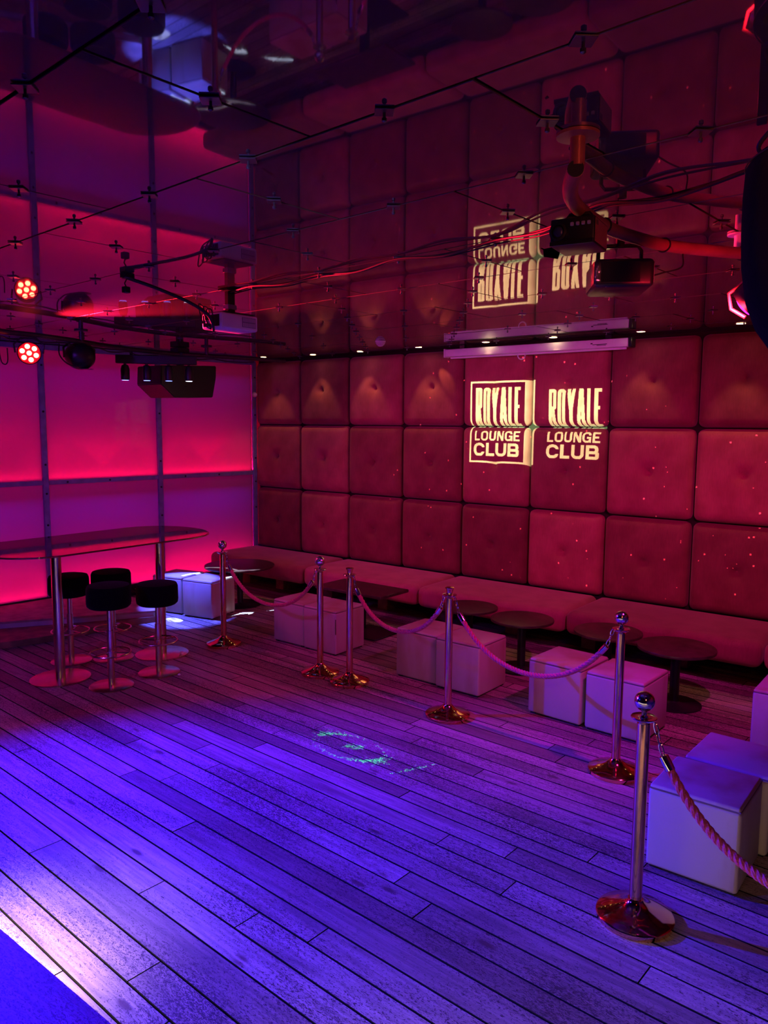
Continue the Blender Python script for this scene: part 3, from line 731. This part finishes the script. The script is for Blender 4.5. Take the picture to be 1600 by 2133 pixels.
# ball-shaped moving light
t = thing('moving_head_light', 'dark egg-shaped stage light hanging from the left rail beside the red lamps', 'stage light', (1.17, -3.23, 2.695))
bm = bmesh.new(); bmesh.ops.create_uvsphere(bm, u_segments=32, v_segments=20, radius=.125)
for v in bm.verts:
    v.co.z *= 1.0; v.co.y *= 1.12
    if v.co.z < 0: v.co.y += .12 * v.co.z * -1 * .35
finish(bm, 'housing', M['black'], t)
tube('yoke', [(-.01, -.15, -.02), (-.01, -.155, .07), (-.01, -.08, .128), (-.01, .08, .128), (-.01, .155, .07), (-.01, .15, -.02)], .010, M['black'], t, 8)
lathe('clamp', [(0, .11), (.022, .11), (.022, .15), (0, .15)], M['black'], t, n=14)
tube('cable', spline([(-.02, -.19, .10), (0, -.20, .0), (.02, -.15, -.07), (.03, -.08, -.10)], 6), .006, M['cable'], t, 6)
lathe('lens', [(0, -.004), (.06, -.002), (.07, .004), (0, .004)], M['bluelens'], t, n=24, mtx=Matrix.Translation((.03, .04, -.119)))

# bar with four slim spot cans
A, B = Vector((.725, -2.573, 2.735)), Vector((1.24, -1.945, 2.735)); d = (B - A); ba = math.atan2(d.y, d.x); mid = (A + B) / 2
t = thing('spot_bar', 'black light bar with four slim spot cans pointing down', 'stage light', mid, ba)
box('bar_housing', (-d.length / 2, -.04, -.042), (d.length / 2, .04, .045), M['black'], t, r=.006)
for k, u in enumerate((-.31, -.10, .115, .315)):
    c = lathe('spot_can', [(0, -.042), (.014, -.044), (.014, -.052), (.034, -.062), (.045, -.10), (.045, -.185), (.043, -.205), (.034, -.212), (0, -.212)], M['black'], t, n=24); c.location = (u * 1.28 / 1.0 * .80, 0, 0)
    lathe('lens', [(0, -.2135), (.033, -.2135), (.035, -.2125), (0, -.2125)], M['blueled'] if k < 3 else M['whiteled'], c, n=20)
for x in (-.25, .25): box('clamp', (x - .015, -.02, .045), (x + .015, .02, .085), M['black'], t, r=.003)

# wedge speaker
t = thing('hanging_speaker', 'black wedge-shaped loudspeaker hanging in the far left corner', 'speaker', (.62, 0, 0))
bm = bmesh.new(); poly = [(-2.10, 2.70), (-1.355, 2.737), (-1.36, 2.60), (-1.412, 2.378), (-1.94, 2.362), (-2.112, 2.50)]
lo = [bm.verts.new((-.22, y, z)) for y, z in poly]; hi = [bm.verts.new((.22, y * 1.0, z)) for y, z in poly]
bm.faces.new(lo); bm.faces.new(hi[::-1])
for i in range(6): bm.faces.new((lo[i], hi[i], hi[(i + 1) % 6], lo[(i + 1) % 6]))
bmesh.ops.recalc_face_normals(bm, faces=bm.faces); bmesh.ops.bevel(bm, geom=bm.edges[:], offset=.008, segments=2, affect='EDGES')
finish(bm, 'cabinet', M['black'], t)
box('hanging_bracket', (-.03, -1.72, 2.70), (.03, -1.66, 2.86), M['black'], t, r=.004); box('ceiling_plate', (-.07, -1.77, 2.86), (.07, -1.61, 2.923), M['black'], t, r=.004)

# dome sensor and knob
t = thing('ceiling_sensor', 'small white dome sensor on the mirror ceiling left of the screen housing', 'sensor', (2.90, -.93, HC - .001))
lathe('dome', [(.0, -.052), (.022, -.048), (.040, -.034), (.050, -.014), (.054, 0), (0, 0)], M['white'], t, n=32)
bm = bmesh.new()
for z, r in ((-.012, .0515), (-.026, .0462), (-.038, .037)): torus_bm(bm, (0, 0, z), r, .0022, 'Z', 28, 5)
finish(bm, 'vent_ring', M['black'], t)
t = thing('corner_sensor', 'small white round sensor on the corner post near the padded wall', 'sensor', (.04, -.05, 2.47))
lathe('knob', [(0, 0), (.022, 0), (.030, .01), (.030, .022), (.02, .034), (0, .036)], M['white'], t, n=20, mtx=facing((0, 0, 0), (-.9, .5, 0)))
lathe('back_plate', [(0, -.012), (.034, -.012), (.034, .0), (0, .0)], M['white'], t, n=20, mtx=facing((0, 0, 0), (-.9, .5, 0)))

# white projector on a ceiling bracket
PX, PY = 4.02, -3.864
t = thing('ceiling_projector', 'white video projector hanging on a bracket from the mirror ceiling', 'projector', (PX, PY, 0))
bm = bmesh.new(); rbox(bm, (-.095, -.15, 2.668), (.095, .15, 2.766), .014, 3); finish(bm, 'body', M['white'], t)
gr = box('vent_grille', (.0945, .015, 2.688), (.0965, .128, 2.750), M['grille'], t, r=0)
for k in range(9): box('slat', (.0965, .022 + k * .0118, 2.691), (.0982, .027 + k * .0118, 2.716), M['white'], gr, r=0); box('slat', (.0965, .022 + k * .0118, 2.722), (.0982, .027 + k * .0118, 2.747), M['white'], gr, r=0)
box('port_panel', (-.08, -.1525, 2.682), (.075, -.1495, 2.752), M['black'], t, r=0)
box('plug', (-.02, -.185, 2.70), (.02, -.152, 2.716), M['white'], t, r=.003)
lathe('lens_barrel', [(.024, .148), (.030, .148), (.030, .162), (.024, .162), (.024, .148)], M['black'], t, n=28, mtx=Matrix.Translation((-.02, 0, 2.712)) @ Matrix.Rotation(-PI / 2, 4, 'X'))
box('foot_plate', (-.09, -.12, 2.766), (.09, .12, 2.774), M['black'], t, r=.001)
box('mast', (-.018, -.028, 2.774), (.018, .028, 2.92), M['black'], t, r=.003); box('ceiling_plate', (-.045, -.06, 2.912), (.045, .06, 2.926), M['black'], t, r=.002)
box('mast_joint', (-.026, -.036, 2.80), (.026, .036, 2.83), M['alu'], t, r=.003)
HUB = Vector((3.96, -4.56, 2.905))
t = thing('projector_cable', 'thick black cable bundle from the ceiling hub down to the white projector', 'cable', (0, 0, 0))
pr = [(3.96, -4.56, 2.90), (4.02, -4.42, 2.86), (4.08, -4.24, 2.80), (4.10, -4.12, 2.745), (4.08, -4.06, 2.70), (4.05, -4.025, 2.655)]
tube('cable', spline(pr, 7), .010, M['cable'], t, 8)
for k, (dx, dz) in enumerate(((.012, .07), (-.03, .09), (.045, .05))):
    tube('cable', spline([(4.05, -4.03, 2.655), (4.02 + dx, -4.055, 2.70), (4.0 + dx, -4.07, 2.72 + dz), (4.02 + dx, -4.05, 2.755 + dz * .4), (4.0 + dx, -4.02, 2.72)], 6), .004, M['cable'], t, 6)
t = thing('cable_hub', 'small black clamp on the ceiling where the projector cables meet', 'clamp', HUB)
box('clamp', (-.03, -.03, -.01), (.03, .03, .021), M['black'], t, r=.004); tube('arm', [(0, 0, -.005), (-.01, -.012, -.035), (0, -.01, -.055)], .004, M['black'], t, 6)
box('sensor_head', (-.018, -.028, -.09), (.018, .008, -.055), M['black'], t, r=.003)
# cable bundle running right under the mirrors
cb = [(4.00, -3.86, 2.90), (4.26, -3.89, 2.915), (4.55, -3.90, 2.895), (4.84, -3.91, 2.915), (5.14, -3.94, 2.892), (5.44, -3.98, 2.915), (5.74, -4.00, 2.89), (6.04, -4.03, 2.915), (6.35, -4.16, 2.885), (6.64, -4.29, 2.915), (6.9, -4.33, 2.88), (7.2, -4.39, 2.915)]
for k, (ph, am, lb) in enumerate(((0, 1, 'black cable sagging under the ceiling clips, lowest of the bundle to the right rig'), (1, .45, 'black cable running straight under the ceiling clips to the right rig'), (2, .8, 'thin black cable in the bundle crossing above the red logo'))):
    t = thing('ceiling_cable', lb, 'cable', (0, 0, 0), 0, 'cables clipped under the mirror ceiling')
    tube('cable', spline([(x, y + .012 * (k - 1) + .02 * (k == 2) * math.sin(i), 2.915 - (2.915 - z) * (am if i % 2 == 0 else 1) - .003 * k) for i, (x, y, z) in enumerate(cb)], 6), (.006, .0045, .0035)[k], M['cable'], t, 6)

# ---------------------------------------------------------------- overhead rig, right
rr_ = spline([(6.865, -5.00, ZR), (6.79, -4.87, ZR), (6.73, -4.73, ZR), (6.69, -4.54, ZR), (6.68, -4.27, ZR), (6.72, -4.03, ZR), (6.77, -3.86, ZR), (6.88, -3.68, ZR), (7.01, -3.50, ZR), (7.25, -3.25, ZR), (7.6, -3.05, ZR)], 8)
t = thing('lighting_rail', 'thick curved pipe rail at right, lit red, holding two black light boxes', 'lighting rail', (0, 0, 0))
tube('pipe', rr_, .0245, M['pipe'], t, 18)
tube('dark_pipe_mouth', [Vector(rr_[0]) - (Vector(rr_[1]) - Vector(rr_[0])).normalized() * .004, rr_[0]], .0235, M['blackmat'], t, 18)  # black disc stands in for the dark hollow of the open pipe
lathe('post', [(0, ZR + .012), (.022, ZR + .012), (.022, HC - .012), (.062, HC - .010), (.062, HC - .001), (0, HC - .001)], M['pipe'], t, n=24).location = (6.862, -4.985, 0)
for k, u in enumerate((30, 46, 62)):
    p = rr_[u]; bm = bmesh.new(); torus_bm(bm, (0, 0, 0), .027, .004, 'Y', 18, 6); o = finish(bm, 'clamp', M['black'], t); o.location = p
t = thing('drop_post', 'short bright red-lit clamp post between the right rail and the ceiling', 'clamp post', (6.93, -3.47, 0))
lathe('post', [(0, ZR + .024), (.016, ZR + .024), (.016, HC - .008), (.045, HC - .008), (.045, HC - .001), (0, HC - .001)], M['white'], t, n=18)

def yoke_on(t, top, w, h, mat=M['black']):
    x, y, z = top
    tube('yoke', [(x - w, y, z - h), (x - w, y, z - .02), (x - w + .015, y, z), (x + w - .015, y, z), (x + w, y, z - .02), (x + w, y, z - h)], .008, mat, t, 8)
# laser effect box
t = thing('laser_light', 'black box light with reddish side hanging from the right rail, upper of two', 'stage light', (6.70, -4.60, 2.735), math.radians(8))
bm = bmesh.new(); rbox(bm, (-.075, -.085, -.045), (.075, .085, .045), .006, 2); finish(bm, 'body', M['black'], t)
box('side_panel', (.0752, -.075, -.038), (.077, .075, .038), M['pipe'], t, r=.001)
box('label_plate', (.0772, -.072, .018), (.078, -.045, .034), M['tile_edge'], t, r=0)
mt = Matrix.Translation((-.045, -.0855, .0)) @ Matrix.Rotation(PI / 2, 4, 'X')
lathe('lens', [(0, .012), (.012, .010), (.020, .004), (.022, 0), (0, 0)], M['bluelens'], t, n=24, mtx=mt)
lathe('lens_ring', [(.022, 0), (.030, 0), (.030, .010), (.022, .012), (.022, 0)], M['black'], t, n=24, mtx=mt)
box('front_frame', (-.075, -.090, -.045), (.074, -.0855, -.030), M['black'], t, r=.001)
for k in range(4): box('knob', (-.005 + k * .019, -.093, .015), (.007 + k * .019, -.0855, .027), M['grille'], t, r=.002)
yoke_on(t, (0, 0, .072), .05, .05)
tube('cable', spline([(-.04, .06, .045), (-.06, .05, .075), (-.02, .02, .095), (.01, 0, .075)], 6), .004, M['cable'], t, 6)
# logo projector
LP = Vector((6.62, -4.03, 2.69)); LT = Vector((4.20, 0.0, 2.11))
yaw = math.atan2((LT - LP).y, (LT - LP).x) - PI / 2
t = thing('box_stage_light', 'black box stage light with a rounded belly hanging from the right rail, lower of two', 'stage light', LP, yaw)
bm = bmesh.new(); rbox(bm, (-.115, -.13, -.058), (.115, .13, .052), .018, 3); finish(bm, 'body', M['black'], t)
box('rear_panel', (-.09, -.1325, -.040), (.06, -.1300, .038), M['blackmat'], t, r=0); box('side_panel', (.1155, -.11, -.04), (.1175, .11, .036), M['grille'], t, r=.001)
box('red_end', (-.1165, -.12, -.045), (-.1150, .11, .042), M['pipe'], t, r=0)
yoke_on(t, (0, 0, .125), .085, .08); lathe('clamp', [(0, .12), (.018, .12), (.018, .16), (0, .16)], M['black'], t, n=14)
mt = Matrix.Rotation(-PI / 2, 4, 'X')
lathe('lens_barrel', [(.040, .128), (.044, .128), (.044, .150), (.040, .150), (.040, .128)], M['black'], t, n=28, mtx=mt)
lathe('fan_bulge', [(0, -.064), (.05, -.062), (.07, -.058), (.07, -.052), (0, -.052)], M['black'], t, n=28)
t = thing('fixture_cable', 'thin cable looping from the right rail to the lower black box light', 'cable', (0, 0, 0))
tube('cable', spline([(6.80, -3.80, 2.80), (6.81, -3.84, 2.74), (6.76, -3.92, 2.71), (6.73, -3.98, 2.69)], 8), .0035, M['cable'], t, 6)

# big dark speaker at the right edge
t = thing('large_speaker', 'big black round-fronted loudspeaker cut off by the right edge of the photo', 'speaker', (7.585, -4.875, 2.56))
bm = bmesh.new(); prof = []
for k in range(25):
    a = -PI / 2 + PI * k / 24
    prof.append((.02 + .31 * max(0, math.cos(a)) ** .8, .02 + .30 * math.sin(a)))
lathe_bm(bm, [(0, -.28)] + [(.20, -.27), (.235, -.22), (.262, -.15), (.277, -.06), (.282, .03), (.283, .12), (.280, .185), (.265, .205), (0, .21)], 56)
finish(bm, 'cabinet', M['cloth'], t)
bm = bmesh.new(); torus_bm(bm, (0, 0, .19), .281, .002, 'Z', 56, 6); finish(bm, 'rim', M['black'], t)
lathe('hanger', [(0, .21), (.03, .21), (.03, .36), (0, .36)], M['black'], t, n=16)
tube('hook', spline([(-.22, -.05, .21), (-.25, -.04, .25), (-.22, -.02, .30), (-.18, 0, .34)], 5), .006, M['bluelens'], t, 6)
# small red/purple par under it
t = thing('small_par_light', 'small stage light with purple lens below the big black speaker at the right edge', 'stage light', (7.24, -4.43, 2.50))
mt = facing((0, 0, 0), (-.75, .15, -.62))
lathe('housing', [(0, .07), (.05, .07), (.062, .03), (.062, -.035), (.056, -.035), (.056, -.02), (0, -.02)], M['black'], t, n=28, mtx=mt)
lathe('lens', [(0, -.052), (.03, -.048), (.05, -.038), (.055, -.025), (0, -.025)], M['purple'], t, n=28, mtx=mt)
box('bracket', (-.030, -.006, .05), (.0, .006, .32), M['pipe2'], t, r=.002); tube('barn_arm', [(-.03, 0, .06), (-.085, 0, .02), (-.075, 0, -.03), (-.03, 0, -.06)], .006, M['pipe'], t, 8)

# ---------------------------------------------------------------- gobos: added stencils that shape the light of small lamps
def gobo(name, src, plane_o, ux, uz, W_, H_, cell, opaque, parent, power, color, dist=.055, clear=0.0):
    """opaque: bool array rows x cols over the target rectangle plane_o + ux*u + uz*v. The stencil stands dist in front of the lamp."""
    src = Vector(src); pad = 90 if opaque.shape[1] < 600 else 240; opaque = np.pad(opaque, pad, constant_values=True); du, dv = W_ / (opaque.shape[1] - 2 * pad), H_ / (opaque.shape[0] - 2 * pad)
    plane_o = plane_o - ux * (pad * du) - uz * (pad * dv); W_ += 2 * pad * du; H_ += 2 * pad * dv; nr, nc = opaque.shape
    ctr = plane_o + ux * (W_ / 2) + uz * (H_ / 2); n = (ctr - src).normalized()
    pp = src + n * dist
    inv = parent.matrix_world.inverted() if parent else Matrix.Identity(4)
    def pr(u, v):
        q = plane_o + ux * u + uz * v; dd = q - src; return src + dd * ((pp - src).dot(n) / dd.dot(n))
    vid = {}; verts = []; faces = []
    def V_(i, j):
        if (i, j) not in vid: vid[i, j] = len(verts); verts.append(inv @ pr(j * W_ / nc, i * H_ / nr))
        return vid[i, j]
    rows_ = []
    for i in range(nr):
        r = opaque[i].astype(np.int8); dd = np.diff(np.concatenate([[0], r, [0]])); rows_.append(tuple(zip(np.where(dd == 1)[0].tolist(), np.where(dd == -1)[0].tolist())))
    i = 0
    open_ = {}
    for i in range(nr + 1):
        cur = set(rows_[i]) if i < nr else set()
        for seg in list(open_):
            if seg not in cur:
                i0 = open_.pop(seg); a, b = seg
                faces.append((V_(i0, a), V_(i0, b), V_(i, b), V_(i, a)))
        for seg in cur:
            if seg not in open_: open_[seg] = i
    me = bpy.data.meshes.new(name); me.from_pydata([tuple(v) for v in verts], [], faces); me.materials.append(M['stencil'])
    o = bpy.data.objects.new(name, me); COL.objects.link(o); o.parent = parent
    far = max((pr(u, v) - src).normalized().angle(n) for u in (0, W_) for v in (0, H_))
    half = min((pr(u, v) - src).normalized().angle(n) for u, v in ((0, H_ / 2), (W_, H_ / 2), (W_ / 2, 0), (W_ / 2, H_)))
    return o, ctr, half, far
# letters drawn as shapes (u right, v up, metres on the wall)
def letters(U, V):
    lit = np.zeros(U.shape, bool)
    def bx(x0, x1, y0, y1): return (U >= x0) & (U <= x1) & (V >= y0) & (V <= y1)
    def rr(x0, x1, y0, y1, r):
        cx, cy = (x0 + x1) / 2, (y0 + y1) / 2; hx, hy = (x1 - x0) / 2 - r, (y1 - y0) / 2 - r
        dx = np.maximum(np.abs(U - cx) - hx, 0); dy = np.maximum(np.abs(V - cy) - hy, 0); return np.hypot(dx, dy) <= r
    def seg(xa, ya, xb, yb, w_):
        # slanted bar with horizontal ends
        t_ = (V - ya) / (yb - ya); xc = xa + (xb - xa) * t_
        return (t_ >= 0) & (t_ <= 1) & (np.abs(U - xc) <= w_ / 2)
    def ring(x0, x1, y0, y1, r, tx, ty=None):
        ty = ty or tx; return rr(x0, x1, y0, y1, r) & ~rr(x0 + tx, x1 - tx, y0 + ty, y1 - ty, max(r - max(tx, ty), .004))
    def G(ch, x, w_, y, h, t_):
        x1, y1 = x + w_, y + h; ty = t_ * .85; r = min(w_, h) * .42
        if ch == 'R': return bx(x, x + t_, y, y1) | (ring(x, x1, y + h * .45, y1, r * .8, t_, ty) & (U > x + t_ * .5)) | bx(x, x + w_ * .5, y1 - ty, y1) | bx(x, x + w_ * .5, y + h * .45, y + h * .45 + ty) | seg(x + w_ * .52, y + h * .5, x1 - t_ * .45, y, t_) 
        if ch == 'O': return ring(x, x1, y, y1, r, t_, ty)
        if ch == 'Y': return seg(x + w_ / 2, y + h * .42, x + t_ * .5, y1, t_) | seg(x + w_ / 2, y + h * .42, x1 - t_ * .5, y1, t_) | bx(x + w_ / 2 - t_ / 2, x + w_ / 2 + t_ / 2, y, y + h * .46)
        if ch == 'A': return seg(x + t_ * .5, y, x + w_ / 2 - t_ * .12, y1, t_) | seg(x1 - t_ * .5, y, x + w_ / 2 + t_ * .12, y1, t_) | bx(x + w_ * .25, x + w_ * .75, y + h * .2, y + h * .2 + ty)
        if ch == 'L': return bx(x, x + t_, y, y1) | bx(x, x1, y, y + ty)
        if ch == 'E': return bx(x, x + t_, y, y1) | bx(x, x1, y, y + ty) | bx(x, x1, y1 - ty, y1) | bx(x, x1 - w_ * .12, y + h / 2 - ty / 2, y + h / 2 + ty / 2)
        if ch == 'U': return (ring(x, x1, y, y1 + h, r, t_, ty) & (V <= y1))
        if ch == 'N': return bx(x, x + t_, y, y1) | bx(x1 - t_, x1, y, y1) | seg(x + t_ * .6, y1, x1 - t_ * .6, y, t_ * 1.15)
        if ch == 'C': return ring(x, x1, y, y1, r, t_, ty) & ~((U > x + w_ * .55) & (np.abs(V - (y + h / 2)) < h * .17))
        if ch == 'G': return (ring(x, x1, y, y1, r, t_, ty) & ~((U > x + w_ * .55) & (V > y + h * .48) & (V < y + h * .68))) | bx(x + w_ * .52, x1, y + h * .38, y + h * .38 + ty) | bx(x1 - t_ * .8, x1, y, y + h * .45)
        if ch == 'B': return bx(x, x + t_, y, y1) | (ring(x, x1, y, y + h * .5 + ty * .5, h * .24, t_, ty) ) | (ring(x, x1 - w_ * .06, y + h * .5 - ty * .5, y1, h * .24, t_, ty)) | bx(x, x + w_ * .5, y, y + ty) | bx(x, x + w_ * .5, y1 - ty, y1) | bx(x, x + w_ * .5, y + h * .5 - ty / 2, y + h * .5 + ty / 2)
    def word(s, x0, x1, y, h, t_, gap, ws=None):
        ws = ws or [1] * len(s); tot = sum(ws); wd = (x1 - x0 - gap * (len(s) - 1)) / tot; x = x0; m_ = np.zeros(U.shape, bool)
        for c, k in zip(s, ws): m_ |= G(c, x, wd * k, y, h, t_); x += wd * k + gap
        return m_
    for (a0, a1, top) in ((3.495, 4.030, 2.480), (4.350, 4.895, 2.445)):
        lit |= word('ROYALE', a0, a1, 2.078, top - 2.078, .037, .012, [1, 1, 1.1, 1.1, .72, .8])
        lit |= word('LOUNGE', a0 - .006, a1 - .002, 1.922, .106, .023, .013, [.8, 1.1, 1, 1, 1.1, .85])
        lit |= word('CLUB', a0 - .012, a1 - .004, 1.758, .138, .034, .016, [1.1, .8, 1.05, 1.05])
    lit |= bx(3.430, 4.190, 1.688, 2.545) & ~bx(3.450, 4.075, 1.706, 2.527)
    return lit
x0, z0, Wt, Ht, ce_ = 2.9, 1.35, 2.6, 1.5, .0048
nc, nr = int(Wt / ce_), int(Ht / ce_)
UU, VV = np.meshgrid(x0 + (np.arange(nc) + .5) * Wt / nc, z0 + (np.arange(nr) + .5) * Ht / nr)
lit = letters(UU, VV)
bpy.context.view_layer.update()
proj = bpy.data.objects['ceiling_projector']
SRC = Vector((6.56, -3.93, 2.675)); fdir = (LT - LP).normalized(); SRC = Vector((4.0, -3.665, 2.712))
gb, ctr, half, far = gobo('logo_stencil', SRC, Vector((x0, -.03, z0)), Vector((1, 0, 0)), Vector((0, 0, 1)), Wt, Ht, ce_, ~lit, proj, 0, None, dist=.02)
s = spot('logo_projector_light', SRC, (4.19, -.03, 2.08), (0.34, 1.0, 0.36), 6600, 30, .0, 0.0)

# cool ring effect on the far cubes
cube_t = bpy.data.objects['spot_bar']
SR = Vector((1.15, -2.03, 2.500))
cell = .008; ox, oy, wd = .55, -2.75, 1.9
n_ = int(wd / cell)
UU, VV = np.meshgrid(ox + (np.arange(n_) + .5) * cell, oy + (np.arange(n_) + .5) * cell)
d1 = np.hypot(UU - 1.33, VV + 1.86)
ring_ = (np.abs(d1 - .40) < .028) & (VV - UU < -2.55)
ring_ = (np.abs(d1 - .40) < .026) & ((VV > -2.0) & (UU < 1.6))
ring2 = (np.abs(np.hypot(UU - 2.2, VV + 1.75) - .72) < .03) & (VV > -1.80) & (UU < 1.85)
patch = (np.hypot((UU - 1.17) / 1.7, (VV + 2.26)) < .07) | (np.hypot((UU - 1.52), (VV + 1.52) / 2.2) < .05)
opq = ~(ring_ | ring2 | patch)
bpy.context.view_layer.update()
gobo('ring_stencil', SR, Vector((ox, oy, 0)), Vector((1, 0, 0)), Vector((0, 1, 0)), n_ * cell, n_ * cell, cell, opq, cube_t, 0, None, dist=.03)
spot('ring_light', SR, (ox + n_ * cell / 2, oy + n_ * cell / 2, 0), (.42, .62, 1.0), 2600, 34, .0, 0.0)
spot('blue_can_light', (.92, -2.34, 2.50), (1.16, -2.12, 0.1), (0.06, 0.08, 1.0), 2800, 24, .5, .01)
# green laser squiggle on the dance floor
las = bpy.data.objects['laser_light']
SL = Vector((6.63, -4.72, 2.70)); cell = .006; ox, oy = 4.25, -3.95; nx_, ny_ = 190, 130
UU, VV = np.meshgrid(ox + (np.arange(nx_) + .5) * cell, oy + (np.arange(ny_) + .5) * cell)
rs = np.random.RandomState(3)
e_ = np.hypot((UU - 4.735) / .275, (VV + 3.535) / .155)
an = np.arctan2((VV + 3.535) / .155, (UU - 4.735) / .275)
dens = np.exp(-((e_ - 1) / .07) ** 2) * (np.exp(-((an - 2.65) / .55) ** 2) + np.exp(-((an + .55) / .55) ** 2) + .10) + .9 * np.exp(-(np.hypot(UU - 4.73, VV + 3.53) / .03) ** 2) + .6 * np.exp(-(np.hypot(UU - 4.79, VV + 3.50) / .03) ** 2)
dens += .25 * np.exp(-((e_ - 1.12) / .16) ** 2) * (np.exp(-((an - 2.75) / .4) ** 2) + np.exp(-((an + .35) / .4) ** 2)) + .55 * np.exp(-((UU - 5.27 - (VV + 3.5) * .5) / .012) ** 2) * np.exp(-((VV + 3.50) / .10) ** 2)
opq = ~(rs.rand(*UU.shape) < np.clip(dens, 0, .95) * .8)
gobo('laser_stencil', SL, Vector((ox, oy, 0)), Vector((1, 0, 0)), Vector((0, 1, 0)), nx_ * cell, ny_ * cell, cell, opq, las, 0, None, dist=.02)
spot('laser_light_beam', SL, (ox + nx_ * cell / 2, oy + ny_ * cell / 2, 0), (0.02, 1.0, .22), 2600, 17, .0, 0.0)


# scattered red pin dots thrown over the padded wall by the same effect box
SD = Vector((6.585, -4.60, 2.705)); cell = .0075; ox, oz = 2.3, .45; nx_, nz_ = 740, 330
opq = np.ones((nz_, nx_), bool)
for k in range(300):
    a, b = rs.randint(0, nx_ - 2), rs.randint(0, nz_ - 2)
    if rs.rand() < .25 + .75 * a / nx_:
        opq[b, a] = False
        if rs.rand() < .45: opq[b:b + 2, a:a + 2] = False
gobo('dot_stencil', SD, Vector((ox, -.03, oz)), Vector((1, 0, 0)), Vector((0, 0, 1)), nx_ * cell, nz_ * cell, cell, opq, las, 0, None, dist=.03)
spot('dot_light', SD, (ox + nx_ * cell / 2, -.03, oz + nz_ * cell / 2), (1.0, .12, .22), 5200, 48, .0, 0.0)
